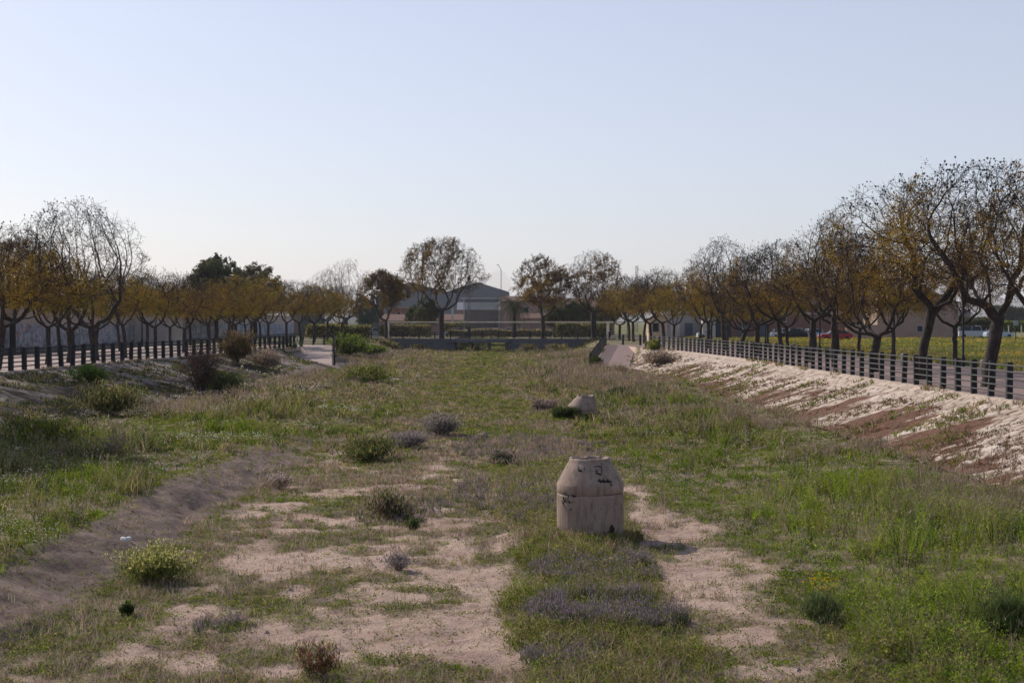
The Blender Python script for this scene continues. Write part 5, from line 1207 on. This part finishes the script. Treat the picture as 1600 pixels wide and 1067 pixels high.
hedge('bushes', 478, 575, 212, 3, 1.9, 5000, OLIVE+DGREEN, 'scrubby bushes at the foot of the green sports net', 'hedge', .45, 3)
# mountains
def ridge(y0, x0, x1, hmax, seed, label, env):
    n = 160; X = np.linspace(x0, x1, n); H_ = hmax*np.interp(X/y0*F+800, *zip(*env))*(.75+.5*fbm(X/700, X*0, seed, 5)); rows = []
    for t, k in ((-.35, 0), (-.2, .45), (-.1, .8), (0, 1), (.12, .6), (.3, 0)): rows.append(np.stack([X, np.full(n, y0*(1+t))+300*(fbm(X/400, X*0+t*9, seed+1)-.5), H_*k*(1+.25*(fbm(X/250, X*0+t*5, seed+2)-.5))-2], -1))
    V = np.concatenate(rows); i = np.arange(n-1)[None]+np.arange(5)[:, None]*n; Q = np.stack([i, i+1, i+1+n, i+n], -1).reshape(-1, 4)
    tag(link('hills', npmesh('hills', V, Q, np.full(len(Q), 4), smooth=True), mat=plain('hill_rock', (.16, .15, .13), .95, .3, .004)), label, 'hills', kind='structure')
ridge(6500, -3500, 3500, 175, 5, 'pale blue mountain ridge on the horizon', [(-400, .3), (500, .3), (700, .35), (800, .6), (880, .95), (960, .8), (1200, .5), (1450, .5), (1560, .75), (1640, .95), (2000, .5)])
# road beyond the meadow
ROADM = plain('road_asphalt', (.10, .095, .09), .9, .15, 2)
o = link('road', npmesh('road', [(pt(1330, 222), 222, -.012), (160, 222, -.012), (160, 229, -.012), (pt(1330, 222), 229, -.012)], [0, 1, 2, 3], [4]), mat=ROADM); tag(o, 'asphalt road at the far edge of the meadow', 'road', kind='structure')
o = link('road', npmesh('road', [(-60, 236, -.012), (40, 236, -.012), (40, 246, -.012), (-60, 246, -.012)], [0, 1, 2, 3], [4]), mat=ROADM); tag(o, 'asphalt street behind the wire fence', 'road', kind='structure')

# ================================================================ cars
TYRE = plain('tyre', (.015, .015, .015)); LAMPG = plain('lamp_glass', (.7, .7, .68), .2)
def car(px, d, rz, paint, label, kind='car', group='cars parked beyond the trees'):
    root = empty('parked_car' if kind == 'car' else 'parked_van', (pt(px, d), d, 0), rz); tag(root, label, 'car' if kind == 'car' else 'van', group)
    M_ = plain('paint', paint, .3, .05, 1); L_ = 4.2 if kind == 'car' else 4.8; W_ = 1.72
    if kind == 'car': body = [(-2.1, .3), (-2.12, .72), (-2.0, .88), (-1.1, .95), (-.5, 1.0), (1.6, 1.0), (2.0, .92), (2.1, .6), (2.08, .3)]; cab = [(-1.1, .93), (-.45, 1.40), (.1, 1.46), (1.0, 1.44), (1.65, 1.02), (1.7, .93)]
    else: body = [(-2.4, .3), (-2.42, .85), (-2.2, 1.05), (-1.6, 1.12), (2.35, 1.12), (2.4, .3)]; cab = [(-1.65, 1.1), (-.95, 1.78), (-.6, 1.86), (2.2, 1.86), (2.36, 1.1)]
    def ext(poly, w0, w1, zt):
        n = len(poly); zs_ = [p[1] for p in poly]; zm, zM = min(zs_), max(zs_); V = []
        for s in (-1, 1):
            for (x, z) in poly:
                t = (z-zm)/(zM-zm); V.append((x, s*(w0+(w1-w0)*t)/2, z))
        Q = [list(range(n))[::-1], list(range(n, 2*n))]; S = [n, n]; L = Q[0]+Q[1]
        for i in range(n): L += [i, (i+1) % n, n+(i+1) % n, n+i]; S.append(4)
        return V, L, S
    V, L, S = ext(body, W_, W_-.08, 0); link('body', npmesh('body', V, L, S), root, M_)
    V, L, S = ext(cab, W_-.1, W_-.42, 0); link('windows', npmesh('windows', V, L, S), root, GLASS)
    xr0, xr1 = (cab[1][0], cab[-3][0]); zt = max(p[1] for p in cab)
    V, q = boxes([((xr0+xr1)/2, 0, zt+.0, xr1-xr0+.1, W_-.4, .07)]); link('roof', npmesh('roof', V, q, [4]*6), root, M_)
    for p in (cab[1][0], .35, cab[-2][0]-.1):
        for s in (-1, 1): tubes_obj('pillar', [(np.array([[p+(-.25 if p < 0 else .12), s*(W_-.12)/2, 1.0], [p, s*(W_-.38)/2, zt]]), .04)], M_, root, 4)
    for x_ in (-L_/2+.75, L_/2-.8):
        for s in (-1, 1):
            V, Q = lathe([(.001, -.1), (.2, -.1), (.3, -.09), (.32, 0), (.3, .09), (.2, .1), (.001, .1)], 18); V = V[:, [0, 2, 1]]+[x_, s*(W_/2-.08), .32]
            link('wheel', npmesh('wheel', V, Q, np.full(len(Q), 4)), root, TYRE)
    for s in (-1, 1): boxobj('headlight', [(-L_/2+.01, s*.6, .72, .08, .3, .16)], LAMPG, root)
    return root
car(1305, 186, R(4), (.30, .02, .03), 'red car parked behind the trees in front of the brick building')
car(1238, 205, R(0), (.015, .017, .02), 'black car parked between the tree trunks by the brick building')
car(1225, 211, R(180), (.6, .6, .6), 'white car half hidden behind the black one')
car(1266, 207, R(6), (.30, .38, .45), 'light blue car right of the black one')
car(1520, 219, R(180), (.55, .56, .58), 'white van parked at the edge of the meadow beside the tan block', 'van')
car(1560, 215, R(180), (.45, .52, .6), 'silver blue car behind the trunk of the nearest tree')
for px, d, c, lab in ((588, 240, (.7, .7, .7), 'white car behind the crooked rusty tree'), (770, 238, (.75, .75, .75), 'white car behind the railing right of the blue pillar'), (795, 243, (.6, .6, .62), 'pale car behind the trunk of the broad palm'), (712, 241, (.5, .48, .48), 'grey car behind the tallest wall tree'), (1112, 205, (.6, .62, .66), 'pale car by the grey white shed')):
    car(px, d, R(0), c, lab)
# ---------------------------------------------------------------- lamps, signs, bollards
LMP = plain('lamp_black', (.02, .02, .022), .5)
def lamp(x, y, h, label):
    root = empty('street_lamp', (x, y, 0)); tag(root, label, 'street lamp', 'black street lamps along the promenades')
    V, Q = lathe([(.12, 0), (.12, .5), (.10, .55), (.10, .62), (.065, .7), (.055, h-.9), (.04, h), (.001, h)], 12); link('pole', npmesh('pole', V, Q, np.full(len(Q), 4), smooth=True), root, LMP)
    tubes_obj('arm', [(np.array([[0, 0, h-.05], [.25, 0, h+.05], [.42, 0, h-.05]]), .025)], LMP, root, 6)
    V, Q = lathe([(.001, 0), (.16, -.05), (.18, -.2), (.13, -.75), (.001, -.78)], 10); V += [.42, 0, h-.02]; link('lantern', npmesh('lantern', V, Q, np.full(len(Q), 4), smooth=True), root, LMP)
    return root
for px, d, lab in ((1505, 77, 'street lamp pole seen between the two nearest trees on the right'), (1397, 91, 'street lamp with a hanging lantern left of the tan block'), (1281, 113, 'street lamp beside the red car'), (1196, 138, 'street lamp in front of the red brick building'), (1134, 165, 'street lamp near the dark container')):
    lamp(pt(px, d), d, 5.0, lab)
for px, d, lab in ((22, 106, 'street lamp before the graffiti wall at the left edge'), (222, 150, 'street lamp in the middle of the graffiti wall'), (337, 185, 'farthest street lamp before the graffiti wall')):
    lamp(pt(px, d), d, 5.0, lab)
BOL = plain('bollard_stone', (.22, .18, .16))
bl = ['by the trunk of the nearest tree', 'beside the lamp with a hanging lantern', 'left of the fifth tree trunk', 'in front of the brick building', 'beside the seventh tree trunk', 'near the dark container']
for i, (px, py) in enumerate(((1538, 585), (1413, 572), (1298, 560), (1240, 552), (1212, 549), (1152, 545))):
    d = CZ*F/(py-HY); V, Q = lathe([(.2, 0), (.2, .62), (.17, .7), (.001, .74)], 12)
    o = link('bollard', npmesh('bollard', V, Q, np.full(len(Q), 4), smooth=True), None, BOL); o.location = (pt(px, d), d, 0); tag(o, 'short stone bollard '+bl[i], 'bollard', 'stone bollards at the meadow edge')
root = empty('road_sign', (pt(1587, 170), 170, 0)); tag(root, 'small rectangular road sign on a dark post in the meadow', 'sign')
boxobj('post', [(0, 0, 1.2, .09, .09, 2.4)], LMP, root); boxobj('sign_panel', [(0, -.07, 2.35, .55, .03, .6)], plain('sign_grey', (.3, .32, .36)), root)
for i, (px, lab) in enumerate(((1576, 'wooden stake left of the road sign'), (1596, 'wooden stake right of the road sign'))):
    o = boxobj('stake', [(pt(px, 240), 240, .9, .14, .14, 1.9), (pt(px, 240), 240, 1.87, .17, .17, .06)], PALE); tag(o, lab, 'stake')
root = empty('utility_pole', (pt(1547, 300), 300, 0)); tag(root, 'thin pale utility pole behind the nearest tree', 'pole'); boxobj('pole', [(0, 0, 3.2, .16, .16, 6.4)], PALE, root); boxobj('crossarm', [(0, 0, 6.0, 1.2, .1, .1)], PALE, root)
# litter
o = boxobj('paper_scrap', [(0, 0, .03, .13, .09, .05, .4), (.07, .02, .05, .09, .07, .05, 1.1), (-.04, .04, .04, .07, .08, .06, .2)], plain('white_paper', (.75, .74, .72))); o.location = (-7.1, 26.0, float(terrain(-7.1, 26.0))); tag(o, 'crumpled white paper scrap on the shaded dirt slope', 'litter')

# ================================================================ haze: one closed box of thin even air round everything
V, Q = boxes([(0, 2000, 84, 19000, 17000, 180)])
hz = bpy.data.materials.new('haze_air'); hz.use_nodes = True; t_ = hz.node_tree; t_.nodes.remove(t_.nodes['Principled BSDF'])
pv = t_.nodes.new('ShaderNodeVolumePrincipled'); pv.inputs['Color'].default_value = (.97, .97, 1, 1); pv.inputs['Density'].default_value = .00009; pv.inputs['Anisotropy'].default_value = .3
t_.links.new(pv.outputs[0], t_.nodes['Material Output'].inputs['Volume'])
tag(link('haze', npmesh('haze', V, Q, np.full(len(Q), 4)), mat=hz), 'thin pale haze softening the far buildings and hills', 'haze', kind='stuff')
